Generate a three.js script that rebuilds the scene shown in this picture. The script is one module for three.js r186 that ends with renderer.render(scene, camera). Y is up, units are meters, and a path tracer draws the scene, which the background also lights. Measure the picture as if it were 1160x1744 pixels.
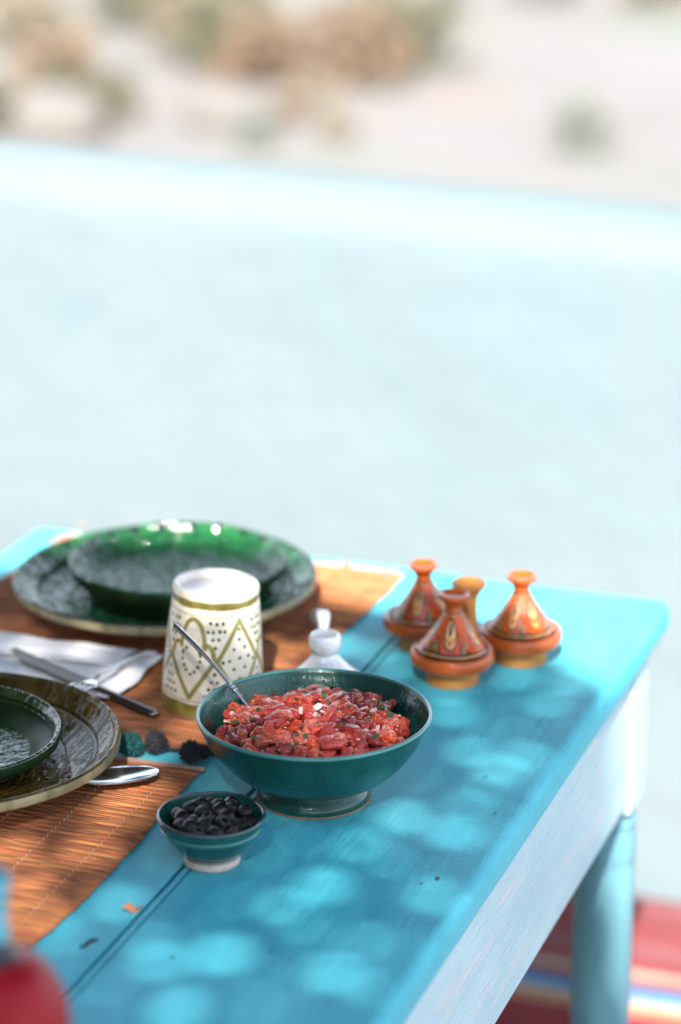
import * as THREE from 'three';
import { RoundedBoxGeometry } from 'three/addons/geometries/RoundedBoxGeometry.js';
import { mergeGeometries, mergeVertices } from 'three/addons/utils/BufferGeometryUtils.js';
import { ImprovedNoise } from 'three/addons/math/ImprovedNoise.js';

// ---------------------------------------------------------------- camera, sky, sun, exposure
const scene = new THREE.Scene();
const camera = new THREE.PerspectiveCamera(21.02, 681 / 1024, 0.05, 600);
camera.position.set(0, 1.66, 0);
camera.rotation.set(-18.5 * Math.PI / 180, 0, 0);
camera.focus = 2.17;
camera.userData.fStop = 2.5;
const SUN_RUN = new THREE.Vector3(0.09, -0.75, -0.87);           // the way the sunlight travels
const renderer = new THREE.WebGLRenderer({ antialias: true });
renderer.toneMapping = THREE.LinearToneMapping;
renderer.toneMappingExposure = 5.6;
renderer.shadowMap.enabled = true;
const sun = new THREE.DirectionalLight(new THREE.Color(1, 0.955, 0.89), 4.0);
sun.position.copy(SUN_RUN).multiplyScalar(-12); sun.position.y += 0.75;
sun.target.position.set(0, 0.75, -2);
sun.position.add(new THREE.Vector3(0, 0, -2));
sun.castShadow = true; sun.shadow.mapSize.set(4096, 4096); sun.shadow.radius = 1.35; sun.shadow.bias = -0.0005;
Object.assign(sun.shadow.camera, { left: -9, right: 9, top: 9, bottom: -9, near: 0.5, far: 60 });
scene.add(sun, sun.target);

const PN = new ImprovedNoise();
const noise = (x, y = 0, z = 0) => PN.noise(x + 31.7, y + 11.3, z + 5.9);
const fbm = (x, y, z, o = 4) => { let a = 0.5, s = 0; for (let i = 0; i < o; i++) { s += a * noise(x, y, z); x *= 2.03; y *= 2.03; z *= 2.03; a *= 0.5; } return s; };
const clamp = (x, a = 0, b = 1) => Math.min(b, Math.max(a, x));
const sstep = (a, b, x) => { const t = clamp((x - a) / (b - a)); return t * t * (3 - 2 * t); };
const mix = (a, b, t) => a + (b - a) * t;
const mix3 = (a, b, t) => [mix(a[0], b[0], t), mix(a[1], b[1], t), mix(a[2], b[2], t)];
let seed = 12345;
const rnd = () => { seed |= 0; seed = seed + 0x6D2B79F5 | 0; let t = Math.imul(seed ^ seed >>> 15, 1 | seed); t = t + Math.imul(t ^ t >>> 7, 61 | t) ^ t; return ((t ^ t >>> 14) >>> 0) / 4294967296; };
const rr = (a, b) => a + (b - a) * rnd();

{ // the sky: clear blue with thin high cloud, paler to the horizon
  const W = 256, H = 128, d = new Float32Array(W * H * 4);
  for (let j = 0; j < H; j++) for (let i = 0; i < W; i++) {
    const el = ((j + 0.5) / H - 0.5) * Math.PI, az = ((i + 0.5) / W - 0.5) * 2 * Math.PI;
    const y = Math.sin(el), x = Math.cos(el) * Math.cos(az), z = Math.cos(el) * Math.sin(az);
    const t = Math.pow(clamp(y), 0.42);
    let c = mix3([1.02, 1.10, 1.16], [0.045, 0.125, 0.275], t);
    const cl = sstep(0.02, 0.4, fbm(x * 2.2, y * 4, z * 2.2, 5)) * 0.6;
    c = mix3(c, [c[0] * 1.5 + 0.06, c[1] * 1.4 + 0.06, c[2] * 1.25 + 0.06], cl);
    const k = (j * W + i) * 4;
    d[k] = c[0] * 0.8; d[k + 1] = c[1] * 0.8; d[k + 2] = c[2] * 0.8; d[k + 3] = 1;
  }
  const t = new THREE.DataTexture(d, W, H, THREE.RGBAFormat, THREE.FloatType);
  t.mapping = THREE.EquirectangularReflectionMapping; t.magFilter = THREE.LinearFilter; t.needsUpdate = true;
  scene.background = t; scene.environment = t;
}

// ---------------------------------------------------------------- helpers
const V = (x, y, z) => new THREE.Vector3(x, y, z);
const used = {};
function numbered(n) { used[n] = (used[n] ?? -1) + 1; return used[n] ? `${n}_${String(used[n]).padStart(3, '0')}` : n; }
function tag(o, label, category, group, kind) {
  if (label) o.userData.label = label;
  if (category) o.userData.category = category;
  if (group) o.userData.group = group;
  if (kind) o.userData.kind = kind;
  return o;
}
function thing(name, label, category, [x, y, z] = [0, 0, 0], turn = 0, group) {
  const o = new THREE.Group(); o.name = numbered(name); scene.add(o);
  o.position.set(x, y, z); o.rotation.y = turn;
  return tag(o, label, category, group);
}
function mesh(name, g, m, parent = scene, label) {
  const o = new THREE.Mesh(g, m); o.name = parent === scene ? numbered(name) : name;
  o.castShadow = o.receiveShadow = true; parent.add(o);
  if (label) o.userData.label = label;
  return o;
}
const structure = (name, g, m) => tag(mesh(name, g, m), null, null, null, 'structure');
function tex(w, h, fn, srgb = false, wrap = THREE.RepeatWrapping) {          // fn(u, v) -> linear colour or height
  const d = new Uint8Array(w * h * 4);
  const enc = (c) => 255 * clamp(c <= 0.0031308 ? c * 12.92 : 1.055 * Math.pow(c, 1 / 2.4) - 0.055);
  for (let j = 0; j < h; j++) for (let i = 0; i < w; i++) {
    const c = fn((i + 0.5) / w, (j + 0.5) / h), k = (j * w + i) * 4;
    if (srgb) { d[k] = enc(c[0]); d[k + 1] = enc(c[1]); d[k + 2] = enc(c[2]); } else d[k] = d[k + 1] = d[k + 2] = 255 * clamp(c);
    d[k + 3] = 255;
  }
  const t = new THREE.DataTexture(d, w, h); t.wrapS = t.wrapT = wrap;
  t.magFilter = THREE.LinearFilter; t.minFilter = THREE.LinearMipmapLinearFilter; t.generateMipmaps = true;
  if (srgb) t.colorSpace = THREE.SRGBColorSpace; t.needsUpdate = true; return t;
}
const lin = (r, g, b) => new THREE.Color().setRGB(r, g, b);
const std = (o) => new THREE.MeshStandardMaterial(o);
const phys = (o) => new THREE.MeshPhysicalMaterial(o);
// uv in metres by the way a face points; axis: which local axis the grain runs along
function boxUV(g, axis = 'z', du = 0, dv = 0, su = 1, sv = 1) {
  const p = g.attributes.position, n = g.attributes.normal, uv = new Float32Array(p.count * 2);
  for (let i = 0; i < p.count; i++) {
    const q = { x: p.getX(i), y: p.getY(i), z: p.getZ(i) }, m = { x: Math.abs(n.getX(i)), y: Math.abs(n.getY(i)), z: Math.abs(n.getZ(i)) };
    const others = ['x', 'y', 'z'].filter((a) => a !== axis);
    const flat = m[others[0]] > m[others[1]] ? others[1] : others[0];
    uv[2 * i] = (q[axis] + du) * su; uv[2 * i + 1] = (q[flat] + dv) * sv;
  }
  g.setAttribute('uv', new THREE.BufferAttribute(uv, 2)); return g;
}
function planarUV(g, size) {
  const p = g.attributes.position, uv = new Float32Array(p.count * 2);
  for (let i = 0; i < p.count; i++) { uv[2 * i] = p.getX(i) / size + 0.5; uv[2 * i + 1] = p.getZ(i) / size + 0.5; }
  g.setAttribute('uv', new THREE.BufferAttribute(uv, 2)); return g;
}
// smooth a profile of [r, y] pairs into a lathe
function profile(pts, n = 60, sharp = false) {
  const v = pts.map((p) => new THREE.Vector2(p[0], p[1]));
  if (sharp) return v;
  return new THREE.SplineCurve(v).getPoints(n).map((q) => new THREE.Vector2(Math.max(q.x, 0), q.y));
}
function lathe(pts, seg = 72, n = 60, wob = 0, sd = 0) {
  const g = new THREE.LatheGeometry(profile(pts, n), seg);
  if (wob) { // uneven as a thrown pot is
    const p = g.attributes.position;
    for (let i = 0; i < p.count; i++) {
      const x = p.getX(i), y = p.getY(i), z = p.getZ(i), r = Math.hypot(x, z) + 1e-6, cx = x / r, cz = z / r;
      const k = 1 + wob * (noise(cx * 1.3 + sd, cz * 1.3, y * 12) + 0.4 * noise(cx * 4 + sd, cz * 4, y * 25));
      p.setXYZ(i, x * k, y + wob * 0.035 * noise(cx * 2.1 - sd, cz * 2.1, 4) * sstep(0.3, 1, r * 12), z * k);
    }
    g.computeVertexNormals();
    const nn = g.attributes.normal, m = nn.count / (seg + 1); // close the seam
    for (let k = 0; k < m; k++) {
      const a = V().fromBufferAttribute(nn, k), b = V().fromBufferAttribute(nn, seg * m + k); a.add(b).normalize();
      nn.setXYZ(k, a.x, a.y, a.z); nn.setXYZ(seg * m + k, a.x, a.y, a.z);
    }
  }
  return g;
}
// a closed sheet with thickness: fn(u, v) gives its middle
function sheet(nu, nv, fn, th) {
  const pos = [], idx = [], uv = [], W = nv + 1, N = (nu + 1) * W;
  for (const s of [1, -1]) for (let i = 0; i <= nu; i++) for (let j = 0; j <= nv; j++) {
    const u = i / nu, v = j / nv, p = fn(u, v), t = typeof th === 'function' ? th(u, v) : th; pos.push(p[0], p[1] + s * t / 2, p[2]); uv.push(u, v);
  }
  const quad = (a, b, c, d) => idx.push(a, b, c, a, c, d);
  for (let i = 0; i < nu; i++) for (let j = 0; j < nv; j++) {
    const a = i * W + j, b = a + 1, c = a + W + 1, d = a + W;
    quad(a, b, c, d); quad(N + a, N + d, N + c, N + b);
  }
  for (let i = 0; i < nu; i++) { let a = i * W, b = a + W; quad(a, b, N + b, N + a); a += nv; b += nv; quad(b, a, N + a, N + b); }
  for (let j = 0; j < nv; j++) { let a = j, b = j + 1; quad(b, a, N + a, N + b); a += nu * W; b += nu * W; quad(a, b, N + b, N + a); }
  const g = new THREE.BufferGeometry();
  g.setAttribute('position', new THREE.Float32BufferAttribute(pos, 3)); g.setAttribute('uv', new THREE.Float32BufferAttribute(uv, 2));
  g.setIndex(idx); g.computeVertexNormals(); return g;
}
function paint(g, c) { // one vertex colour for a whole geometry
  const n = g.attributes.position.count, a = new Float32Array(n * 3);
  for (let i = 0; i < n; i++) a.set(c, i * 3);
  g.setAttribute('color', new THREE.BufferAttribute(a, 3)); return g;
}
function lump(detail, amp, freq, sd, boxy = 0) { // a rough rounded lump
  let g = new THREE.IcosahedronGeometry(1, detail); g.deleteAttribute('uv'); g.deleteAttribute('normal'); g = mergeVertices(g, 1e-4);
  const p = g.attributes.position;
  for (let i = 0; i < p.count; i++) {
    const v = V().fromBufferAttribute(p, i), m = Math.max(Math.abs(v.x), Math.abs(v.y), Math.abs(v.z));
    v.multiplyScalar(mix(1, 0.82 / m, boxy)); v.multiplyScalar(1 + amp * (noise(v.x * freq + sd, v.y * freq, v.z * freq) + 0.5 * noise(v.x * freq * 2.2, v.y * freq * 2.2 + sd, v.z * freq * 2.2)));
    p.setXYZ(i, v.x, v.y, v.z);
  }
  g.computeVertexNormals(); return g;
}

// the table's own axes: s runs across it to the right, l along it away from the camera, both from its far right corner
const TURN = 19.3 * Math.PI / 180, TOP = 0.75, CX = 0.315, CZ = -2.46;
const ST = Math.sin(TURN), CT = Math.cos(TURN);
const onTable = (s, l, y = TOP) => [CX + s * CT + l * ST, y, CZ + s * ST - l * CT];

// ---------------------------------------------------------------- materials
const grain = tex(2048, 512, (u, v) => {
  const x = u * 1.9, y = v * 0.48, w = fbm(x * 2, y * 9, 1, 3) * 0.02;
  const g = 0.5 + 0.5 * noise(x * 5, (y + w) * 260, 2) * 0.6 + 0.3 * noise(x * 26, y * 700, 7) + 0.25 * noise(x * 190, y * 190, 3);
  return clamp(g);
}, false, THREE.MirroredRepeatWrapping);
function paintTex(base, light, dark, wear) {
  return tex(2048, 512, (u, v) => {
    const x = u * 1.9, y = v * 0.48;
    let t = 0.5 + 0.9 * fbm(x * 5, y * 22, 4, 4) + 0.22 * noise(x * 60, y * 420, 1) + 0.14 * noise(x * 420, y * 420, 2);
    let c = t < 0.5 ? mix3(dark, base, clamp(t * 2)) : mix3(base, light, clamp(t * 2 - 1));
    if (wear) { // streaks worn along the grain
      const k = fbm(x * 7, y * 70, 9, 4) + 0.25 * noise(x * 40, y * 500, 5);
      c = mix3(c, wear, 0.5 * sstep(0.1, 0.34, k));
      c = mix3(c, [0.13, 0.17, 0.18], 0.5 * sstep(0.36, 0.44, fbm(x * 16, y * 260, 3, 3) + 0.1 * noise(x * 3, y * 20)));
    } else {
      c = mix3(c, [c[0] * 0.4, c[1] * 0.5, c[2] * 0.5], 0.7 * sstep(0.40, 0.46, fbm(x * 30, y * 120, 13, 3)));
    }
    return c;
  }, true, THREE.MirroredRepeatWrapping);
}
const UVS = [1 / 1.9, 1 / 0.48];
const tablePaint = phys({ specularIntensity: 0.4, map: paintTex([0.068, 0.395, 0.475], [0.092, 0.44, 0.515], [0.048, 0.335, 0.42]), roughness: 0.5, bumpMap: grain, bumpScale: 0.0006 });
const apronPaint = std({ map: paintTex([0.38, 0.535, 0.575], [0.45, 0.59, 0.62], [0.31, 0.48, 0.54], [0.62, 0.53, 0.52]), roughness: 0.55, bumpMap: grain, bumpScale: 0.0012 });
const legPaint = std({ map: paintTex([0.11, 0.26, 0.30], [0.15, 0.31, 0.34], [0.09, 0.22, 0.26]), roughness: 0.45, bumpMap: grain, bumpScale: 0.0006 });
const blotch = tex(1024, 512, (u, v) => clamp(0.5 + 0.9 * fbm(u * 14, v * 7, 1, 5)), false, THREE.MirroredRepeatWrapping);
const wallMap = tex(1024, 512, (u, v) => {
  const x = u * 4, y = v * 2; let c = mix3([0.107, 0.143, 0.157], [0.116, 0.149, 0.160], clamp(0.5 + 1.4 * fbm(x * 1.1, y * 1.6, 2, 5)));
  c = mix3(c, [0.092, 0.134, 0.154], 0.7 * sstep(0.26, 0.4, fbm(x * 3.1, y * 3.1, 8, 4)));
  return mix3(c, [0.06, 0.11, 0.15], 0.8 * sstep(0.40, 0.46, fbm(x * 8, y * 14, 21, 3)));
}, true, THREE.MirroredRepeatWrapping);
const wallPlaster = std({ map: wallMap, roughness: 0.9, bumpMap: blotch, bumpScale: 0.010 });

// ---------------------------------------------------------------- the setting
{ // open ground below the terrace, out to the horizon
  const g = new THREE.PlaneGeometry(500, 500, 200, 200); g.rotateX(-Math.PI / 2);
  const p = g.attributes.position;
  for (let i = 0; i < p.count; i++) { const x = p.getX(i), z = p.getZ(i); p.setY(i, -0.8 + 1.2 * fbm(x * 0.03, 0, z * 0.03, 3) * sstep(18, 60, Math.hypot(x, z))); }
  g.computeVertexNormals(); boxUV(g, 'x', 0, 0, 1 / 12, 1 / 12);
  const sand = tex(1024, 1024, (u, v) => {
    const x = u * 12, y = v * 12; let c = mix3([0.130, 0.117, 0.105], [0.160, 0.149, 0.140], clamp(0.5 + fbm(x * 0.6, y * 0.6, 3, 5)));
    c = mix3(c, [0.115, 0.125, 0.098], 0.75 * sstep(0.08, 0.3, fbm(x * 0.45, y * 0.45, 7, 4)));
    return mix3(c, [0.17, 0.115, 0.075], 0.6 * sstep(0.16, 0.34, fbm(x * 0.8, y * 0.8, 17, 4)));
  }, true, THREE.MirroredRepeatWrapping);
  structure('ground', g, std({ map: sand, roughness: 1 }));
}
{ // terrace slab
  const g = new THREE.BoxGeometry(14, 1.2, 11); g.translate(0, -0.6, 5.5 - 0.22);
  const o = structure('terrace_floor', boxUV(g, 'x', 0, 0, 0.3, 0.3), std({ color: lin(0.42, 0.40, 0.37), roughness: 0.9, bumpMap: blotch, bumpScale: 0.004 }));
  o.position.set(0.42, -0.006, -3.333); o.rotation.y = -TURN;
}
{ // the low plastered wall, hand-rounded along its top
  const T = 0.2, HT = 0.910, NX = 260, prof = [];
  for (let k = 0; k <= 26; k++) prof.push([0, k / 26 * (HT - 0.06)]);
  for (let k = 1; k <= 14; k++) { const a = k / 14 * Math.PI; prof.push([-T / 2 + T / 2 * Math.cos(a), HT - 0.06 + 0.06 * Math.sin(a)]); }
  for (let k = 1; k <= 6; k++) prof.push([-T, (1 - k / 6) * (HT - 0.06) - (k === 6 ? 0.9 : 0)]);
  const pos = [], uv = [], idx = [], M = prof.length;
  for (let i = 0; i <= NX; i++) {
    const x = -7 + 14 * i / NX;
    for (let j = 0; j < M; j++) {
      const [z, y] = prof[j], top = sstep(0.5, 0.95, y);
      const b = 0.004 * fbm(x * 1.6, y * 2.2, z * 3, 4) + 0.0012 * fbm(x * 9, y * 9, z * 9, 3);
      pos.push(x, y + top * (-0.028 * x + 0.004 * fbm(x * 1.9, 3, 0, 3) + 0.003 * noise(x * 7)), z + b + 0.03 * (1 - y / HT) * (z === 0 ? 1 : 0)); uv.push(x / 4 + 0.5, (y - z) / 2);
    }
  }
  for (let i = 0; i < NX; i++) for (let j = 0; j < M - 1; j++) { const a = i * M + j, b = a + 1, c = a + M + 1, d = a + M; idx.push(a, d, c, a, c, b); }
  const g = new THREE.BufferGeometry(); g.setAttribute('position', new THREE.Float32BufferAttribute(pos, 3)); g.setAttribute('uv', new THREE.Float32BufferAttribute(uv, 2)); g.setIndex(idx); g.computeVertexNormals();
  const o = tag(mesh('low_wall', g, wallPlaster), 'low plastered wall painted pale blue with a rounded top behind the table', 'wall');
  o.position.set(0.42, 0, -3.363); o.rotation.y = -TURN;
}
{ // dry scrub beyond the wall: stems and leaf clumps
  const leafSets = [0, 1].map((k) => {
    const parts = [];
    for (let i = 0; i < 1500; i++) {
      const a = rr(0, 6.283), r = Math.pow(rnd(), 0.45), h = rnd();
      const lobe = 0.75 + 0.5 * noise(Math.cos(a) * 2 + k * 9, Math.sin(a) * 2, h * 3);
      if (noise(Math.cos(a) * 3, h * 4 + k * 5, Math.sin(a) * 3) < -0.22) continue;
      const g = new THREE.BufferGeometry(), l = rr(0.05, 0.11), w = l * 0.35;
      g.setAttribute('position', new THREE.Float32BufferAttribute([0, 0, 0, w, l * 0.5, 0.01, 0, l, 0, -w, l * 0.5, 0.01], 3)); g.setIndex([0, 1, 2, 0, 2, 3]);
      g.rotateX(rr(-1.4, 1.4)); g.rotateY(rr(0, 6.28)); g.translate(Math.cos(a) * r * lobe * 0.62 * (1 - 0.4 * h * h), 0.05 + h * 0.75 * lobe, Math.sin(a) * r * lobe * 0.62 * (1 - 0.4 * h * h));
      g.computeVertexNormals(); parts.push(g);
    }
    return mergeGeometries(parts);
  });
  const stems = []; for (let i = 0; i < 14; i++) { const a = i * 2.4, g = new THREE.CylinderGeometry(0.008, 0.02, 0.8, 5); g.translate(0, 0.4, 0); g.rotateZ(rr(0.1, 0.75)); g.rotateY(a); stems.push(g); }
  const stemG = mergeGeometries(stems), bark = std({ color: lin(0.12, 0.09, 0.06), roughness: 1 });
  const kinds = { olive: lin(0.120, 0.120, 0.075), rust: lin(0.185, 0.122, 0.076), grey: lin(0.16, 0.172, 0.15), tan: lin(0.21, 0.175, 0.125) };
  const mats = Object.fromEntries(Object.entries(kinds).map(([k, c]) => [k, std({ color: c, roughness: 1, side: THREE.DoubleSide })]));
  const list = [
    [-0.62, -14.9, 0.62, 'olive', 'blurred olive shrub, darkest one at the middle left of the slope above the wall'],
    [-0.40, -14.5, 0.55, 'rust', 'blurred rust-brown dry shrub just right of the darkest olive shrub'],
    [-1.18, -16.4, 0.70, 'olive', 'blurred dark shrub at the top of the picture left of the middle'],
    [0.08, -14.4, 0.62, 'rust', 'blurred dry orange-brown shrub nearest the bare pale slope'],
    [0.40, -14.9, 0.55, 'olive', 'blurred small green shrub at the edge of the bare pale slope'],
    [-1.42, -13.8, 0.50, 'rust', 'blurred low rust shrub near the left edge above the wall'],
    [-1.72, -13.1, 0.42, 'olive', 'blurred low green shrub at the left edge just above the wall'],
    [-1.75, -15.6, 0.60, 'tan', 'blurred straw-coloured shrub at the far left edge higher up the slope'],
    [1.12, -12.6, 0.32, 'grey', 'blurred grey-green bush low on the right above the wall'],
    [1.30, -17.6, 0.55, 'grey', 'blurred grey-green bush at the top edge right of the middle'],
    [1.98, -17.4, 0.55, 'tan', 'blurred straw-brown bush in the top right corner'],
    [-0.85, -15.4, 0.5, 'tan', 'blurred straw-coloured shrub between the two dark shrubs on the left'],
  ];
  list.forEach(([x, z, r, k, label], i) => {
    const t = thing('dry_shrub', label, 'shrub', [x, -0.82, z], i * 1.7, 'dry shrubs on the slope beyond the wall');
    mesh('foliage', leafSets[i % 2], mats[k], t); mesh('stem', stemG, bark, t); t.scale.set(r, r * rr(0.85, 1.1), r);
  });
  for (let i = 0; i < 26; i++) { // small tufts nobody could tell apart
    const z = rr(-19, -12.6), x = z * -0.1 * (rr(-1.35, 0.55)) * 1.0, r = rr(0.16, 0.34);
    const t = thing('dry_tuft', 'small blurred dry tuft on the sunny slope beyond the wall', 'tuft', [x, -0.81, z], i, 'small dry tufts on the slope'); mesh('foliage', leafSets[i % 2], mats[['tan', 'rust', 'olive', 'grey'][i % 4]], t); t.scale.setScalar(r);
  }
  const stoneG = boxUV(lump(2, 0.25, 1.2, 4, 0.4), 'x'), stoneM = std({ color: lin(0.115, 0.104, 0.095), roughness: 1 });
  [[-1.33, -12.9, 0.2, 'pale boulder among shrubs at the left above the wall'], [-0.55, -13.2, 0.17, 'pale boulder under the darkest olive shrub']].forEach(([x, z, r, label]) => {
    const o = tag(mesh('boulder', stoneG, stoneM), label, 'boulder'); o.position.set(x, -0.8 + r * 0.4, z); o.scale.set(r * 1.3, r * 0.8, r);
  });
}
{ // striped rug along the foot of the wall
  const red = [0.185, 0.031, 0.036], deep = [0.22, 0.012, 0.02], cream = [0.36, 0.285, 0.215], blue = [0.05, 0.19, 0.38], orange = [0.40, 0.12, 0.04], rose = [0.19, 0.057, 0.063];
  const bands = [[0, rose], [0.05, red], [0.13, rose], [0.17, red], [0.205, cream], [0.222, red], [0.246, blue], [0.276, cream], [0.298, orange], [0.31, cream], [0.316, deep], [0.40, red], [0.46, cream], [0.475, blue], [0.50, deep], [0.62, red], [0.75, orange], [0.8, deep]];
  const map = tex(512, 1024, (u, v) => {
    const d = v * 1.0 + 0.004 * fbm(u * 8, v * 9, 2, 3); let c = bands[0][1];
    for (const [a, col] of bands) c = mix3(c, col, sstep(a - 0.004, a + 0.004, d));
    const k = 0.85 + 0.5 * fbm(u * 30, v * 60, 5, 3) + 0.15 * noise(u * 500, v * 300); return c.map((x) => clamp(x * k + 0.02 * noise(u * 40, v * 400)));
  }, true, THREE.MirroredRepeatWrapping);
  const weave = tex(256, 256, (u, v) => 0.5 + 0.5 * Math.sin(u * 2 * Math.PI * 16) * Math.sin(v * 2 * Math.PI * 16));
  weave.repeat.set(6, 6);
  const g = sheet(120, 60, (u, v) => [-1.6 + 2.9 * u, 0.006 + 0.004 * (1 + fbm(u * 9, v * 6, 3, 3)), 0.012 + v * 1.0], 0.006);
  const t = thing('striped_rug', 'red woven rug with cream and blue stripes on the terrace floor', 'rug', [0.42, 0, -3.318], -TURN);
  mesh('woven_cloth', g, std({ map, roughness: 1, bumpMap: weave, bumpScale: 0.002 }), t);
  const tufts = []; for (let i = 0; i < 120; i++) { const c = new THREE.CylinderGeometry(0.003, 0.002, 0.05, 5); c.rotateX(Math.PI / 2 + rr(-0.1, 0.1)); c.rotateY(rr(-0.3, 0.3)); c.translate(-1.59 + i * 2.88 / 120, 0.01, 1.035); tufts.push(c); }
  tag(mesh('fringe', mergeGeometries(tufts), std({ color: lin(0.6, 0.5, 0.4), roughness: 1 }), t), null, null, null, 'stuff');
}
{ // the reed canopy overhead, out of the frame: it throws the dappled shade. Points are where its edge and gaps put light on the table's plane.
  const HC = 2.9, k = (HC - TOP) / 0.75, up = ([x, z]) => [x - SUN_RUN.x * k, z - SUN_RUN.z * k];
  const rim = [[-3.4, -2.75], [-1.2, -2.62], [-0.6, -2.57], [-0.333, -2.539], [-0.253, -2.555], [-0.139, -2.549], [-0.036, -2.497], [-0.019, -2.456], [0.033, -2.428], [0.12, -2.405], [0.171, -2.359], [0.19, -2.30], [0.236, -2.238], [0.233, -2.15], [0.229, -2.05], [0.231, -1.95], [0.26, -1.75], [0.55, -1.5], [0.95, -1.42], [2.6, -1.3], [2.6, 2.4], [-3.4, 2.4]];
  const sh = new THREE.Shape(), P = (q) => { const [x, z] = up(q); return new THREE.Vector2(x, -z); };
  const dense = []; // a slightly ragged edge
  rim.forEach((a, i) => { const b = rim[(i + 1) % rim.length], n = Math.max(1, Math.round(Math.hypot(b[0] - a[0], b[1] - a[1]) / 0.03)); for (let j = 0; j < n; j++) dense.push([mix(a[0], b[0], j / n) + rr(-0.004, 0.004), mix(a[1], b[1], j / n) + rr(-0.004, 0.004)]); });
  sh.setFromPoints(dense.map(P));
  const holes = [];
  const inside = (q) => { let c = false; for (let i = 0, j = dense.length - 1; i < dense.length; j = i++) { const [xi, zi] = dense[i], [xj, zj] = dense[j]; if ((zi > q[1]) !== (zj > q[1]) && q[0] < (xj - xi) * (q[1] - zi) / (zj - zi) + xi) c = !c; } return c; };
  const add = (q, r, e = 1) => {
    if (!inside(q)) return;
    for (const a of dense) if (Math.hypot(a[0] - q[0], a[1] - q[1]) < r * 1.4 + 0.006) return;
    for (const h of holes) if (Math.hypot(h[0] - q[0], h[1] - q[1]) < (h[2] + r) * 1.22 + 0.0012) return;
    holes.push([q[0], q[1], r, e]);
  };
  const strong = [[-0.163, -1.818], [-0.127, -1.727], [-0.111, -1.659], [-0.084, -1.738], [-0.014, -1.845], [-0.004, -1.710], [0.067, -1.831], [0.086, -1.938], [0.050, -1.968], [0.018, -1.957], [0.050, -2.073], [0.095, -2.176]];
  const soft = [[-0.043, -1.813], [-0.027, -1.785], [0.017, -1.758], [0.042, -1.756], [0.028, -2.026], [0.138, -2.140], [0.106, -2.094], [0.129, -2.059], [0.066, -2.032], [0.155, -2.258], [0.201, -2.245], [0.013, -1.917], [0.038, -1.887], [-0.009, -1.928], [-0.196, -1.767], [0.032, -2.319], [0.052, -2.286], [-0.135, -1.758], [-0.054, -1.745], [0.092, -2.224], [0.177, -2.198], [0.154, -2.085], [0.116, -2.02], [0.10, -1.99]];
  const matLight = [[-0.159, -2.089], [-0.145, -2.105], [-0.191, -1.905], [-0.211, -1.792], [-0.227, -1.864], [-0.178, -1.963], [-0.154, -1.947], [-0.211, -1.925], [-0.236, -1.825], [-0.053, -2.307], [-0.030, -2.29], [-0.123, -2.132], [-0.135, -2.128], [-0.275, -2.314], [-0.227, -2.314], [-0.190, -2.237], [-0.062, -2.264], [-0.005, -2.336], [-0.20, -1.84], [-0.17, -1.93], [-0.25, -1.90], [-0.29, -1.86], [-0.27, -1.82], [-0.165, -2.01], [-0.19, -1.94], [-0.30, -1.80], [-0.245, -1.77], [-0.10, -2.29], [-0.08, -2.34], [-0.25, -2.29], [-0.21, -2.27]];
  const bowlLight = [[-0.057, -2.160], [-0.080, -2.105], [-0.103, -2.118], [-0.045, -2.111], [-0.002, -2.040], [-0.030, -2.063], [0.016, -2.017], [-0.093, -2.253], [-0.066, -2.279], [0.030, -2.10], [-0.01, -2.10], [-0.04, -2.20], [-0.01, -2.16]];
  strong.forEach((q) => { add(q, rr(0.0125, 0.0165)); add([q[0] + rr(0.012, 0.026) , q[1] + rr(0.010, 0.030)], rr(0.006, 0.010)); });
  matLight.forEach((q) => add(q, rr(0.0135, 0.019)));
  bowlLight.forEach((q) => add(q, rr(0.011, 0.0145)));
  soft.forEach((q) => add(q, q[1] < -2.05 ? rr(0.0115, 0.0145) : rr(0.0085, 0.0118)));
  for (let i = 0; i < 900; i++) add([rr(-0.5, 0.3), rr(-2.5, -1.3)], rr(0.0038, 0.0078));
  for (let i = 0; i < 90; i++) add([rr(-2.8, 2), rr(-1.3, 2)], rr(0.008, 0.014));
  for (const [x, z, r] of holes) {
    const h = new THREE.Path(), n = 12, pts = [], [cx, cz] = up([x, z]), ph = rnd() * 6, asp = Math.sqrt(rr(1, 1.7)), tilt = rr(-0.9, 0.1), ct = Math.cos(tilt), st = Math.sin(tilt);
    for (let i = 0; i < n; i++) { const a = -i / n * 2 * Math.PI, q = r * (1 + 0.16 * noise(Math.cos(a) * 1.5 + x * 40, Math.sin(a) * 1.5 + z * 40, ph)); const ex = q * 0.92 * asp * Math.cos(a), ey = q * 0.92 / asp * Math.sin(a); pts.push(new THREE.Vector2(cx + ex * ct - ey * st, -cz + ex * st + ey * ct)); }
    h.setFromPoints(pts); sh.holes.push(h);
  }
  const g = new THREE.ExtrudeGeometry(sh, { depth: 0.004, bevelEnabled: false }); g.rotateX(-Math.PI / 2);
  const thatch = phys({ color: lin(0.50, 0.48, 0.42), roughness: 1, specularIntensity: 0, transmission: 0.3, thickness: 0, side: THREE.DoubleSide });
  const t = thing('reed_canopy', 'reed canopy with gaps shading the table from above', 'canopy', [0, 0, 0]);
  const roof = mesh('reed_roof', boxUV(g, 'x', 0, 0, 1, 1), thatch, t); roof.position.y = HC;
  for (const [x, z] of [[-3.3, 0.2], [2.3, 1.4], [-3.3, 4.6], [2.3, 4.6]]) { const c = new THREE.CylinderGeometry(0.04, 0.045, HC, 16); c.translate(0, HC / 2, 0); const o = mesh('post', c, thatch, t); o.position.set(x, 0, z); }
}

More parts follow.
